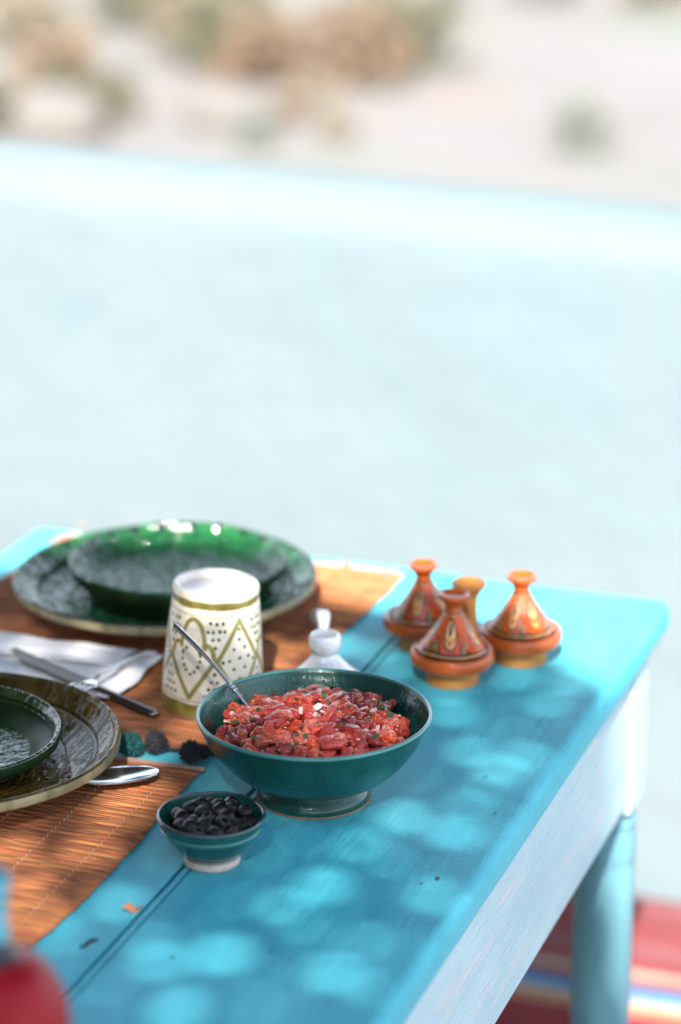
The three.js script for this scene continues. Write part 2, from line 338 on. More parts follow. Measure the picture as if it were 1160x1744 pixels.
{ // a second reed canopy higher up beyond the gap the sun comes through, and the shaded house front on the left: both out of the frame, mirrored in the glazes
  const thatch = std({ color: lin(0.085, 0.065, 0.045), roughness: 1 });
  const t = thing('reed_canopy', 'higher reed canopy over the far end of the terrace', 'canopy', [0, 0, 0]);
  const parts = []; for (let i = 0; i < 62; i++) { const c = new THREE.CylinderGeometry(0.042, 0.042, 7.4, 7); c.rotateZ(Math.PI / 2); c.translate(rr(-0.05, 0.05) - 0.4, 3.25 + rr(-0.006, 0.006), -1.52 - i * 0.078); parts.push(c); }
  tag(mesh('reed', mergeGeometries(parts), thatch, t), null, null, null, 'stuff');
  for (const [x, z] of [[-4.0, -1.6], [3.2, -1.6], [-4.0, -6.2], [3.2, -6.2]]) { const c = new THREE.CylinderGeometry(0.04, 0.045, 4.2, 16); c.translate(0, 1.1, 0); const o = mesh('post', c, thatch, t); o.position.set(x, 0, z); }
  const h = thing('adobe_house', 'earth-coloured house front left of the terrace', 'house', [-2.9, 0, -0.6]);
  const w = new THREE.BoxGeometry(0.4, 4, 6.4); w.translate(0, 1.6, 0.6); mesh('wall', boxUV(w, 'z', 0, 0, 0.25, 0.25), std({ color: lin(0.16, 0.10, 0.065), roughness: 1, bumpMap: blotch, bumpScale: 0.02 }), h);
  const d = new RoundedBoxGeometry(0.08, 2.0, 0.9, 2, 0.01); d.translate(0.21, 1.0, 0.5); mesh('door', d, std({ color: lin(0.05, 0.18, 0.25), roughness: 0.6 }), h);
}
// ---------------------------------------------------------------- the table
{
  const t = thing('painted_table', 'long wooden table painted turquoise, standing on the striped rug by the low wall', 'table', [CX, 0, CZ], -TURN); // local x = s, z = -l
  const LEN = 1.78, TH = 0.032;
  const plank = (s0, s1, r, dv, label, keen) => {
    const w = s1 - s0, g = new RoundedBoxGeometry(w, TH, LEN, 5, r); g.translate((s0 + s1) / 2, TOP - TH / 2, LEN / 2);
    const p = g.attributes.position, uv = g.attributes.uv, nn = g.attributes.normal;
    if (keen) for (let i = 0; i < p.count; i++) if (p.getX(i) < s0 + r + 1e-5) { // keener edge along the joint
      p.setX(i, s0 + (p.getX(i) - s0) * keen); const q = V(nn.getX(i) / keen, nn.getY(i), nn.getZ(i)).normalize(); nn.setXYZ(i, q.x, q.y, q.z);
    }
    for (let i = 0; i < p.count; i++) uv.setXY(i, p.getZ(i) * UVS[0], (p.getX(i) + TOP - p.getY(i) + dv) * UVS[1]); // unrolled over the edge
    return mesh('plank', g, tablePaint, t, label);
  };
  plank(-0.2100, 0, 0.011, 0.30, null, 0.1); plank(-0.2158, -0.2110, 0.0005, 0.11, 'narrow strip between two wide planks'); plank(-0.4360, -0.2194, 0.0014, 0.22); plank(-0.664, -0.4380, 0.011, 0.0);
  const board = (x0, x1, y0, y1, z0, z1, ax, name, m = apronPaint) => { const g = new RoundedBoxGeometry(x1 - x0, y1 - y0, z1 - z0, 3, 0.004); g.translate((x0 + x1) / 2, (y0 + y1) / 2, (z0 + z1) / 2); return mesh(name, boxUV(g, ax, 0.3, 0.2, ...UVS), m, t); };
  const yb = 0.587, yt = TOP - TH - 0.0005;
  board(-0.030, -0.0075, yb, yt, 0.122, LEN - 0.13, 'z', 'apron'); board(-0.650, -0.628, yb, yt, 0.122, LEN - 0.13, 'z', 'apron');
  board(-0.600, -0.066, yb, yt, 0.072, 0.094, 'x', 'apron'); board(-0.600, -0.066, yb, yt, LEN - 0.094, LEN - 0.072, 'x', 'apron');
  for (const [s, z] of [[-0.035, 0.092], [-0.629, 0.092], [-0.035, LEN - 0.092], [-0.629, LEN - 0.092]]) {
    const leg = new THREE.Group(); leg.name = 'leg'; t.add(leg); leg.position.set(s, 0, z);
    const b = new RoundedBoxGeometry(0.058, yt - 0.575, 0.058, 3, 0.003); b.translate(0, (yt + 0.575) / 2, 0); mesh('post_block', boxUV(b, 'y', 0, 0, ...UVS), apronPaint, leg);
    const q = [[0.0001, 0.576], [0.024, 0.576], [0.0235, 0.568], [0.0245, 0.556], [0.0275, 0.552], [0.0285, 0.546], [0.0275, 0.541], [0.0268, 0.539], [0.0282, 0.533], [0.029, 0.518], [0.0282, 0.506], [0.0265, 0.503], [0.0282, 0.499], [0.0288, 0.47], [0.0283, 0.30], [0.0255, 0.10], [0.023, 0.02], [0.0235, 0.0], [0.0001, 0.0]].reverse();
    const lg = new THREE.LatheGeometry(q.map((a) => new THREE.Vector2(a[0], a[1])), 40); const uv = lg.attributes.uv; for (let i = 0; i < uv.count; i++) { const y = lg.attributes.position.getY(i); uv.setXY(i, y * UVS[0], uv.getX(i) * 0.18 * UVS[1]); }
    mesh('turned_shaft', lg, legPaint, leg); leg.children[1].position.y = 0.012;
  }
  // knots and dents where paint has chipped off
  const chip = std({ color: lin(0.012, 0.035, 0.045), roughness: 0.8 });
  for (const [x, z, a, b, r] of [[-0.177, -1.759, 0.0062, 0.0026, 0.5], [-0.1815, -1.752, 0.0035, 0.0022, 0.4], [0.072, -1.86, 0.003, 0.0016, 1.2], [0.060, -1.852, 0.0012, 0.0008, 0], [-0.118, -1.735, 0.002, 0.001, 0.8]]) {
    const n = 14, sh = new THREE.Shape(); sh.setFromPoints([...Array(n)].map((_, i) => { const q = i / n * 6.2832, k = 1 + 0.5 * noise(Math.cos(q) * 2 + x * 50, Math.sin(q) * 2, z * 9); return new THREE.Vector2(a * k * Math.cos(q), b * k * Math.sin(q)); }));
    const g = new THREE.ExtrudeGeometry(sh, { depth: 0.0006, bevelEnabled: false }); g.rotateX(-Math.PI / 2); g.rotateY(r + 0.6);
    const o = mesh('paint_chip', g, chip, t), d = V(x - CX, 0, z - CZ).applyAxisAngle(V(0, 1, 0), TURN); o.position.set(d.x, TOP - 0.0002, d.z);
  }
}
{ const g = sheet(8, 5, (u, v) => [0.016 * (u - 0.5), 0.002 + 0.003 * Math.sin(u * 5 + v * 2), 0.007 * (v - 0.5) * Math.sin(Math.PI * clamp(u, 0.06, 0.94))], 0.0006);
  const o = tag(mesh('dry_petal', g, std({ color: lin(0.5, 0.2, 0.1), roughness: 0.9 })), 'tiny curled orange dry petal lying on the seam between the planks', 'petal'); o.position.set(-0.151, TOP + 0.001, -1.807); o.rotation.y = 0.5; }

// ---------------------------------------------------------------- woven mats
const reedMat = std({ color: 0xffffff, vertexColors: true, roughness: 0.85 });
const twineMat = std({ color: lin(0.42, 0.27, 0.15), roughness: 1 });
function pompom(r, color, sd) {
  const parts = [], core = new THREE.IcosahedronGeometry(r * 0.62, 1); core.deleteAttribute('uv'); parts.push(mergeVertices(core).toNonIndexed());
  for (let i = 0; i < 420; i++) {
    const y = 1 - 2 * (i + 0.5) / 420, a = i * 2.39996, q = Math.sqrt(1 - y * y), d = V(q * Math.cos(a), y, q * Math.sin(a)), l = r * (0.92 + 0.22 * noise(i * 0.37, sd));
    const c = new THREE.ConeGeometry(r * 0.085, l * 0.6, 4); c.translate(0, l * 0.7, 0); c.deleteAttribute('uv');
    c.applyQuaternion(new THREE.Quaternion().setFromUnitVectors(V(0, 1, 0), d.clone().add(V(rr(-0.2, 0.2), rr(-0.2, 0.2), rr(-0.2, 0.2))).normalize())); parts.push(c.toNonIndexed());
  }
  return mergeGeometries(parts.map((g) => { g.computeVertexNormals(); return paint(g, color.map((x) => x * rr(0.85, 1.15))); }));
}
const woolMat = std({ vertexColors: true, roughness: 1 });
function wovenMat(label, s0, s1, l0, l1, sd) { // l0 is the far end
  const t = thing('woven_placemat', label, 'placemat', onTable(s1, l0), -TURN, 'woven reed placemats');
  const P = 0.0037, n = Math.round((l0 - l1) / P), parts = [];
  for (let i = 0; i < n; i++) {
    const z = i * P, segs = 36, sides = 6, x1 = 0.0035 * Math.sin(z * 14 + sd) + 0.0022 * noise(z * 40, sd) + rr(-0.0009, 0.0009), x0 = s0 - s1 + rr(-0.002, 0.002), pos = [], col = [], idx = [];
    const tone = rr(0.74, 1.12), hue = rr(-1, 1);
    for (let k = 0; k <= segs; k++) {
      const u = k / segs, x = mix(x0, x1, u), w = 0.0007 * noise(x * 22, z * 14, sd) + 0.0012 * noise(x * 7, z * 5, sd + 3), hh = 0.0006 * noise(x * 30, i * 0.9, sd), rad = (k === 0 || k === segs ? 0.5 : 1) * 0.00205 * (1 + 0.2 * noise(x * 40, i * 3.1));
      const wave = 0.0005 * Math.sin(x / 0.045 * Math.PI + (i % 2) * Math.PI);
      for (let q = 0; q < sides; q++) {
        const a = q / sides * 6.2832; pos.push(x, 0.0023 + hh + wave + rad * 0.85 * Math.sin(a), z + w + rad * Math.cos(a));
        const m = tone * (0.85 + 0.5 * noise(x * 50, i * 7.3, sd)), d = sstep(0.18, 0.45, noise(x * 55, i * 2.7, sd + 8));
        const c = mix3([0.46 * m, (0.156 + 0.02 * hue) * m, 0.052 * m], [0.12, 0.045, 0.022], 0.7 * d); col.push(...c);
      }
    }
    for (let k = 0; k < segs; k++) for (let q = 0; q < sides; q++) { const a = k * sides + q, b = k * sides + (q + 1) % sides, c = b + sides, d = a + sides; idx.push(a, b, c, a, c, d); }
    const g = new THREE.BufferGeometry(); g.setAttribute('position', new THREE.Float32BufferAttribute(pos, 3)); g.setAttribute('color', new THREE.Float32BufferAttribute(col, 3)); g.setIndex(idx); g.computeVertexNormals(); parts.push(g);
  }
  tag(mesh('reed', mergeGeometries(parts), reedMat, t), null, null, null, 'stuff');
  for (let x = -0.022; x > s0 - s1; x -= 0.045) { // the twine that binds the reeds
    const pts = []; for (let i = 0; i <= n * 2; i++) pts.push(V(x + 0.0008 * noise(i * 0.3, x), 0.0034 + 0.0018 * Math.sin(i * Math.PI / 2), i * P / 2));
    mesh('twine', new THREE.TubeGeometry(new THREE.CatmullRomCurve3(pts), n * 4, 0.0005, 4), twineMat, t);
  }
  return t;
}
const farMat = wovenMat('far woven reed placemat under the big green plate and the upturned cup', -0.622, -0.262, -0.030, -0.492, 1.3);
const nearMat = wovenMat('near woven reed placemat under the brown plate, beside the small bowl of olives', -0.625, -0.266, -0.531, -1.0, 5.1);
function trim(mat, s1, l0, items) {
  for (const [x, z, r, c, label, sd] of items) { // world place -> the mat's own axes
    const o = onTable(s1, l0), d = V(x - o[0], 0, z - o[2]).applyAxisAngle(V(0, 1, 0), TURN);
    const p = mesh('pompom', pompom(r, c, sd), woolMat, mat, label); p.position.set(d.x, r * 0.9, d.z);
  }
}
const TEAL = [0.012, 0.10, 0.095], SLATE = [0.035, 0.035, 0.042], PALE = [0.22, 0.205, 0.195];
trim(farMat, -0.262, -0.030, [[-0.172, -2.084, 0.0130, TEAL, 'teal wool pompom'], [-0.152, -2.091, 0.0118, SLATE, 'dark grey wool pompom beside the teal one', 3], [-0.122, -2.071, 0.0120, SLATE, 'dark grey wool pompom near the mat corner', 5], [-0.112, -2.081, 0.0075, SLATE, 'small dark pompom at the mat corner', 8],
  [0.006, -2.540, 0.006, PALE, 'pale grey pompom at the far edge', 11], [0.044, -2.516, 0.006, PALE, 'pale grey pompom at the far corner', 13], [-0.262, -2.655, 0.0065, PALE, 'pale grey pompom at the far left', 15]]);
{ // cords the pompoms hang from, and the bound edge of the near mat
  const cord = (mat, a, b, y, r, m, name) => { const pts = []; for (let i = 0; i <= 30; i++) { const u = i / 30; pts.push(V(mix(a[0], b[0], u), y + 0.0012 * noise(u * 9, a[0]), mix(a[1], b[1], u) + 0.003 * noise(u * 6, 3))); } return mesh(name, new THREE.TubeGeometry(new THREE.CatmullRomCurve3(pts), 90, r, 7), m, mat); };
  cord(farMat, [-0.33, 0.467], [-0.008, 0.466], 0.004, 0.0014, std({ color: lin(0.05, 0.045, 0.05), roughness: 1 }), 'trim_cord');
  cord(farMat, [-0.35, -0.005], [-0.004, -0.005], 0.004, 0.0014, std({ color: lin(0.4, 0.36, 0.33), roughness: 1 }), 'trim_cord');
  cord(nearMat, [-0.355, -0.002], [0.001, -0.002], 0.0045, 0.0022, std({ color: lin(0.33, 0.2, 0.15), roughness: 1 }), 'edge_binding');
  cord(nearMat, [-0.355, -0.006], [-0.02, -0.007], 0.003, 0.0014, std({ color: lin(0.42, 0.38, 0.36), roughness: 1 }), 'edge_binding');
}
const MATY = TOP + 0.0052;

// ---------------------------------------------------------------- glazes
function glazeTex(a, b, c, sz, dots, sd) { // planar, over sz metres
  return tex(512, 512, (u, v) => {
    const x = (u - 0.5) * sz, y = (v - 0.5) * sz, r = Math.hypot(x, y), th = Math.atan2(y, x);
    let t = clamp(0.5 + 1.1 * fbm(x * 45, y * 45, sd, 5) + 0.25 * noise(r * 420, sd, th * 1.5)), k = mix3(a, b, t);
    k = mix3(k, c, 0.75 * sstep(0.12, 0.38, fbm(x * 90, y * 90, sd + 9, 4)));
    if (dots) { const q = Math.abs(r - dots), n = 22, f = (th / 6.2832 * n + 100) % 1 - 0.5; k = mix3(k, [0.004, 0.006, 0.006], 0.85 * sstep(dots + 0.0035, dots + 0.0055, r)); k = mix3(k, [0.004, 0.006, 0.006], sstep(0.0042, 0.003, Math.hypot(q, f * 6.2832 * dots / n) + 0.0012 * noise(x * 300, y * 300))); }
    return k;
  }, true, THREE.MirroredRepeatWrapping);
}
const streak = tex(512, 512, (u, v) => { const x = u - 0.5, y = v - 0.5, r = Math.hypot(x, y), w = fbm(x * 9, y * 9, 6, 3); return clamp(0.5 + 0.5 * 0.9 * fbm(x * 6 + w, y * 17, 3, 4) + 0.12 * noise(r * 70, w * 2) + 0.12 * sstep(0.1, 0.3, noise(x * 22, y * 60, 8))); }, false, THREE.MirroredRepeatWrapping);
const ripple = tex(512, 512, (u, v) => { const x = u - 0.5, y = v - 0.5, r = Math.hypot(x, y); return clamp(0.5 + 0.55 * fbm(x * 26, y * 26, 3, 4) + 0.16 * noise(r * 110, 2) + 0.14 * sstep(0.12, 0.3, noise(x * 85, y * 85, 8))); }, false, THREE.MirroredRepeatWrapping);
const glaze = (o) => phys({ roughness: 0.2, clearcoat: 0.45, clearcoatRoughness: 0.05, bumpMap: ripple, bumpScale: 0.0022, ...o });

// plates: a wide dish and a smaller one on it
function plate(name, label, R, H, well, wellY, foot, pos, m, under, group, groove, steep) {
  const t = thing(name, label, 'plate', pos, rr(0, 3), group);
  const ins = [[R - 0.0065, H - 0.0035], [R * 0.92, H - 0.0065], [mix(R, well, 0.4), mix(H, wellY, 0.45)]];
  if (groove) ins.push([groove + 0.002, mix(H, wellY, 0.62)], [groove, mix(H, wellY, 0.62) - 0.0022], [groove - 0.002, mix(H, wellY, 0.64)]);
  ins.push([well + 0.004, wellY + 0.004], [well, wellY + 0.0006], [well - 0.004, wellY], [well * 0.5, wellY - 0.0005], [0.0001, wellY]);
  const top = [[R - 0.0002, H - 0.0016], [R - 0.0009, H - 0.0006], [R - 0.0022, H], [R - 0.0042, H - 0.0008], ...ins];
  mesh('glazed_top', planarUV(lathe(top.reverse(), 128, 110, 0.016, R * 31), R * 2.04), m, t);
  mesh('underside', planarUV(lathe([[0.0001, 0.004], [foot - 0.006, 0.004], [foot - 0.004, 0], [foot, 0], [foot + 0.002, 0.004], [mix(foot, R, steep ? 0.5 : 0.45), mix(0.005, H, 0.36)], [steep ? R * 0.965 : R * 0.92, H * 0.60], [R - 0.0018, H - 0.0100], [R - 0.0002, H - 0.0065], [R, H - 0.0040], [R - 0.0002, H - 0.0016]], 128, 70, 0.016, R * 31), 0.3), under, t);
  return t;
}
const paleUnder = glaze({ map: glazeTex([0.20, 0.16, 0.075], [0.36, 0.30, 0.17], [0.10, 0.11, 0.03], 0.3, 0, 44), roughness: 0.45, clearcoat: 0.3 });
const greenUnder = phys({ map: glazeTex([0.006, 0.018, 0.007], [0.015, 0.04, 0.014], [0.03, 0.03, 0.012], 0.3, 0, 47), roughness: 0.4, specularIntensity: 0.4 });
const greenA = glaze({ map: glazeTex([0.007, 0.045, 0.020], [0.022, 0.13, 0.045], [0.004, 0.022, 0.014], 0.29, 0.134, 3), bumpMap: streak, bumpScale: 0.0075, roughness: 0.1, clearcoat: 0 });
const greenB = glaze({ map: glazeTex([0.006, 0.042, 0.018], [0.014, 0.095, 0.032], [0.004, 0.022, 0.014], 0.205, 0.0965, 13), bumpMap: streak, bumpScale: 0.0055, roughness: 0.1, clearcoat: 0 });
const brownA = glaze({ map: glazeTex([0.038, 0.024, 0.004], [0.12, 0.070, 0.013], [0.012, 0.015, 0.004], 0.29, 0, 23), clearcoat: 0.22, clearcoatRoughness: 0.03, roughness: 0.25, specularIntensity: 0.2, bumpMap: streak, bumpScale: 0.0060 });
const greenC = glaze({ map: glazeTex([0.010, 0.022, 0.008], [0.03, 0.06, 0.014], [0.012, 0.02, 0.012], 0.205, 0, 33), bumpMap: streak, bumpScale: 0.0018, roughness: 0.08, clearcoat: 0 });
plate('serving_plate', 'big green glazed plate on the far mat, under a smaller green plate', 0.1415, 0.034, 0.086, 0.012, 0.075, [-0.164, MATY, -2.426], greenA, paleUnder, null, 0.118);
plate('stacked_plate', 'smaller dark green plate with chipped rim stacked on the big green plate', 0.102, 0.034, 0.080, 0.0185, 0.083, [-0.152, MATY + 0.0135, -2.432], greenB, greenUnder, null, 0, true);
plate('serving_plate', 'big brown-olive glazed plate with a thick pale rim, cut off by the left edge', 0.1415, 0.033, 0.096, 0.010, 0.078, [-0.319, MATY, -2.043], brownA, paleUnder, null, 0.120);
plate('stacked_plate', 'smaller green plate with a shiny flat well inside the brown-olive plate', 0.1, 0.027, 0.083, 0.006, 0.07, [-0.324, MATY + 0.0108, -2.045], greenC, greenUnder);

// ---------------------------------------------------------------- upturned painted cup
{
  const c = document.createElement('canvas'), W = 1536, H = 640; c.width = W; c.height = H; const g = c.getContext('2d');
  g.fillStyle = '#f0e1c9'; g.fillRect(0, 0, W, H);
  for (let i = 0; i < 900; i++) { g.fillStyle = `rgba(${190 + rr(0, 50)},${175 + rr(0, 50)},${150 + rr(0, 50)},0.10)`; g.beginPath(); g.arc(rr(0, W), rr(0, H), rr(2, 20), 0, 7); g.fill(); }
  const gold = '#877c36';
  const band = (y0, y1) => { for (let x = 0; x < W; x += 6) { const a = 5 * noise(x * 0.012, y0), b = 5 * noise(x * 0.012, y1); g.fillStyle = `rgb(${135 + 26 * noise(x * 0.02, y0)},${122 + 26 * noise(x * 0.02, y0)},${58 + 20 * noise(x * 0.02, y0)})`; g.fillRect(x, y0 + a, 7, y1 - y0 + b - a); } };
  band(34, 72); band(566, 640);
  g.strokeStyle = 'rgba(120,112,70,0.8)'; g.lineWidth = 4; for (const y of [104, 552]) { g.beginPath(); for (let x = 0; x <= W; x += 8) g.lineTo(x, y + 4 * noise(x * 0.01, y)); g.stroke(); }
  const X = 256, Y = (v) => 112 + v * 436; g.lineCap = g.lineJoin = 'round';
  const dot = (x, y, r) => { g.fillStyle = `rgb(${50 + rr(-14, 24)},${66 + rr(-14, 24)},${30 + rr(-8, 16)})`; g.beginPath(); g.ellipse(x + rr(-3, 3), y + rr(-3, 3), r * rr(0.85, 1.15), r * rr(0.85, 1.15), 0, 0, 7); g.fill(); };
  for (let k = 0; k < 6; k++) {
    const x0 = k * X, px = (u) => x0 + u * X;
    const brush = (f) => { g.strokeStyle = gold; g.globalAlpha = 0.85; g.lineWidth = 23; g.beginPath(); f(); g.stroke(); g.globalAlpha = 0.25; g.strokeStyle = '#6d6428'; g.lineWidth = 8; g.stroke(); g.globalAlpha = 1; };
    if (k % 2 === 0) { // an arch over two lobes that close to a point
      brush(() => { g.moveTo(px(0.26), Y(0.36)); g.bezierCurveTo(px(0.26), Y(-0.08), px(0.74), Y(-0.08), px(0.78), Y(0.36)); });
      brush(() => { g.moveTo(px(0.26), Y(0.34)); g.bezierCurveTo(px(0.12), Y(0.28), px(0.02), Y(0.40), px(0.03), Y(0.52)); g.lineTo(px(0.50), Y(0.97)); g.lineTo(px(0.97), Y(0.52)); g.bezierCurveTo(px(0.98), Y(0.40), px(0.88), Y(0.28), px(0.76), Y(0.34)); });
      for (let i = 0; i < 13; i++) { const a = -0.9 + i / 12 * 4.95; dot(px(0.5 + 0.2 * Math.cos(a)), Y(0.46 + (a > 0 && a < Math.PI ? 0.22 : 0.12) * Math.sin(a) * (1 - 0.2 * Math.abs(Math.cos(a)))), 8.5); }
    } else {
      brush(() => { g.moveTo(px(0.5), Y(0.03)); g.lineTo(px(0.03), Y(0.52)); g.lineTo(px(0.5), Y(0.98)); g.lineTo(px(0.97), Y(0.52)); g.closePath(); });
      for (const [u, v] of [[0.5, 0.25], [0.38, 0.37], [0.62, 0.36], [0.27, 0.5], [0.5, 0.48], [0.73, 0.48], [0.38, 0.61], [0.62, 0.6], [0.5, 0.73], [0.5, 0.86], [0.16, 0.52], [0.85, 0.52], [0.5, 0.14]]) dot(px(u), Y(v), 9);
    }
    [[-1, 0], [0, 0], [1, 0], [-0.5, 1], [0.5, 1], [-1.3, 1], [1.3, 1], [-0.4, 2], [0.45, 2], [0, 3]].forEach(([a, b]) => dot(px(0) + a * 34, Y(0.06 + b * 0.095), 9.5));
    [[0, 0], [-0.6, 1], [0.6, 1], [-1.1, 2], [0, 2], [1.1, 2], [-1.7, 3], [-0.6, 3], [0.6, 3], [1.7, 3]].forEach(([a, b]) => dot(px(0) + a * 26, Y(0.66 + b * 0.092), 8.5));
    if (k === 0) { [[-1, 0], [0, 0], [1, 0], [-0.5, 1], [0.5, 1], [-0.4, 2], [0.45, 2], [0, 3]].forEach(([a, b]) => dot(W + a * 34, Y(0.06 + b * 0.095), 9.5)); [[0, 0], [-0.6, 1], [-1.1, 2], [0, 2], [-1.7, 3], [-0.6, 3]].forEach(([a, b]) => dot(W + a * 26, Y(0.66 + b * 0.092), 8.5)); }
  }
  const map = new THREE.CanvasTexture(c); map.colorSpace = THREE.SRGBColorSpace; map.wrapS = THREE.RepeatWrapping;
  const side = [[0.0435, 0.0], [0.0442, 0.002], [0.0436, 0.012], [0.0432, 0.014], [0.0425, 0.03], [0.0405, 0.06], [0.0380, 0.086], [0.0368, 0.095], [0.0362, 0.0965], [0.0366, 0.099], [0.0366, 0.1055], [0.0358, 0.1078]];
  const sg = lathe(side, 96, 70, 0.012, 2); { const p = sg.attributes.position, uv = sg.attributes.uv; for (let i = 0; i < uv.count; i++) uv.setXY(i, uv.getX(i), clamp(p.getY(i) / 0.108)); }
  const t = thing('painted_cup', 'white ceramic cup turned upside down, painted with olive-gold hearts, diamonds and dots', 'cup', [-0.110, MATY, -2.194], 0);
  t.rotation.z = -0.045;
  const white = phys({ map, roughness: 0.28, clearcoat: 0.5, clearcoatRoughness: 0.12, bumpMap: blotch, bumpScale: 0.0015 });
  const o = mesh('painted_side', sg, white, t); o.rotation.y = (0.05 - 1 * 60 + 4) * Math.PI / 180;
  const cream = tex(256, 256, (u, v) => mix3([0.62, 0.54, 0.49], [0.74, 0.69, 0.66], clamp(0.5 + fbm(u * 7, v * 7, 2, 4))), true);
  mesh('base_ring', planarUV(lathe([[0.0358, 0.1078], [0.0345, 0.1085], [0.0322, 0.1078], [0.0312, 0.106], [0.0305, 0.1030], [0.029, 0.1022], [0.015, 0.1024], [0.0001, 0.1026]], 96, 50, 0.012, 2), 0.08), phys({ map: cream, roughness: 0.4, clearcoat: 0.3 }), t);
  mesh('inside', lathe([[0.0435, 0], [0.0405, 0.0], [0.039, 0.03], [0.034, 0.095], [0.0001, 0.098]], 64, 30, 0.012, 2), phys({ map: cream, roughness: 0.3 }), t);
}

// ---------------------------------------------------------------- green footed bowl of tomato salad
const BOWL = [-0.021, TOP, -2.009];
{
  const teal = tex(512, 512, (u, v) => { const x = (u - 0.5), y = v - 0.5; return mix3([0.003, 0.038, 0.031], [0.007, 0.066, 0.054], clamp(0.5 + 0.9 * fbm(x * 14, y * 14, 2, 5) + 0.2 * noise(Math.hypot(x, y) * 120, 3))); }, true, THREE.MirroredRepeatWrapping);
  const m = phys({ map: teal, roughness: 0.22, specularIntensity: 0.7, clearcoat: 0.2, clearcoatRoughness: 0.12, bumpMap: ripple, bumpScale: 0.0006 });
  const t = thing('footed_bowl', 'dark teal-green glazed bowl on a foot, filled with chopped tomato salad', 'bowl', BOWL);
  mesh('bowl_wall', planarUV(lathe([[0.0385, 0.0135], [0.044, 0.0150], [0.056, 0.0210], [0.0705, 0.0330], [0.082, 0.0480], [0.0895, 0.0625], [0.0922, 0.0688], [0.0926, 0.0706], [0.0914, 0.0716], [0.0896, 0.0706], [0.0872, 0.0655], [0.080, 0.0520], [0.069, 0.0380], [0.054, 0.0260], [0.030, 0.0190], [0.0001, 0.0180]], 144, 130, 0.008, 5), 0.19), m, t);
  mesh('rim', lathe([[0.0920, 0.0690], [0.0931, 0.0705], [0.0926, 0.0720], [0.0914, 0.0726], [0.0902, 0.0719], [0.0898, 0.0704]], 144, 24, 0.008, 5), phys({ color: lin(0.04, 0.17, 0.16), roughness: 0.25, clearcoat: 0.4 }), t);
  mesh('foot_ring', planarUV(lathe([[0.036, 0.0145], [0.036, 0.003], [0.040, 0.0003], [0.0445, 0.0003], [0.0452, 0.0018], [0.0448, 0.0062], [0.0425, 0.0100], [0.0405, 0.0135], [0.0410, 0.0150]], 96, 50, 0.008, 5), 0.19), m, t);
  mesh('foot_edge', lathe([[0.0440, 0.0], [0.0459, 0.0002], [0.0460, 0.0010], [0.0452, 0.0018]], 96, 12, 0.008, 5), std({ color: lin(0.16, 0.10, 0.06), roughness: 0.7 }), t);
  // drops on the inner wall
  const dropG = new THREE.SphereGeometry(1, 10, 6), dropM = phys({ color: lin(0.05, 0.16, 0.15), roughness: 0.03, clearcoat: 1, clearcoatRoughness: 0.02 });
  for (let i = 0; i < 46; i++) { const a = i < 26 ? rr(1.15, 1.9) : rr(0.2, 0.8), y = rr(0.056, 0.067), r = mix(0.080, 0.0893, (y - 0.052) / 0.0175) - 0.0004, o = mesh('juice_drop', dropG, dropM, t), q = rr(0.0004, 0.0011); o.position.set(r * Math.cos(a), y, -r * Math.sin(a)); o.scale.set(q, q, q); }
}
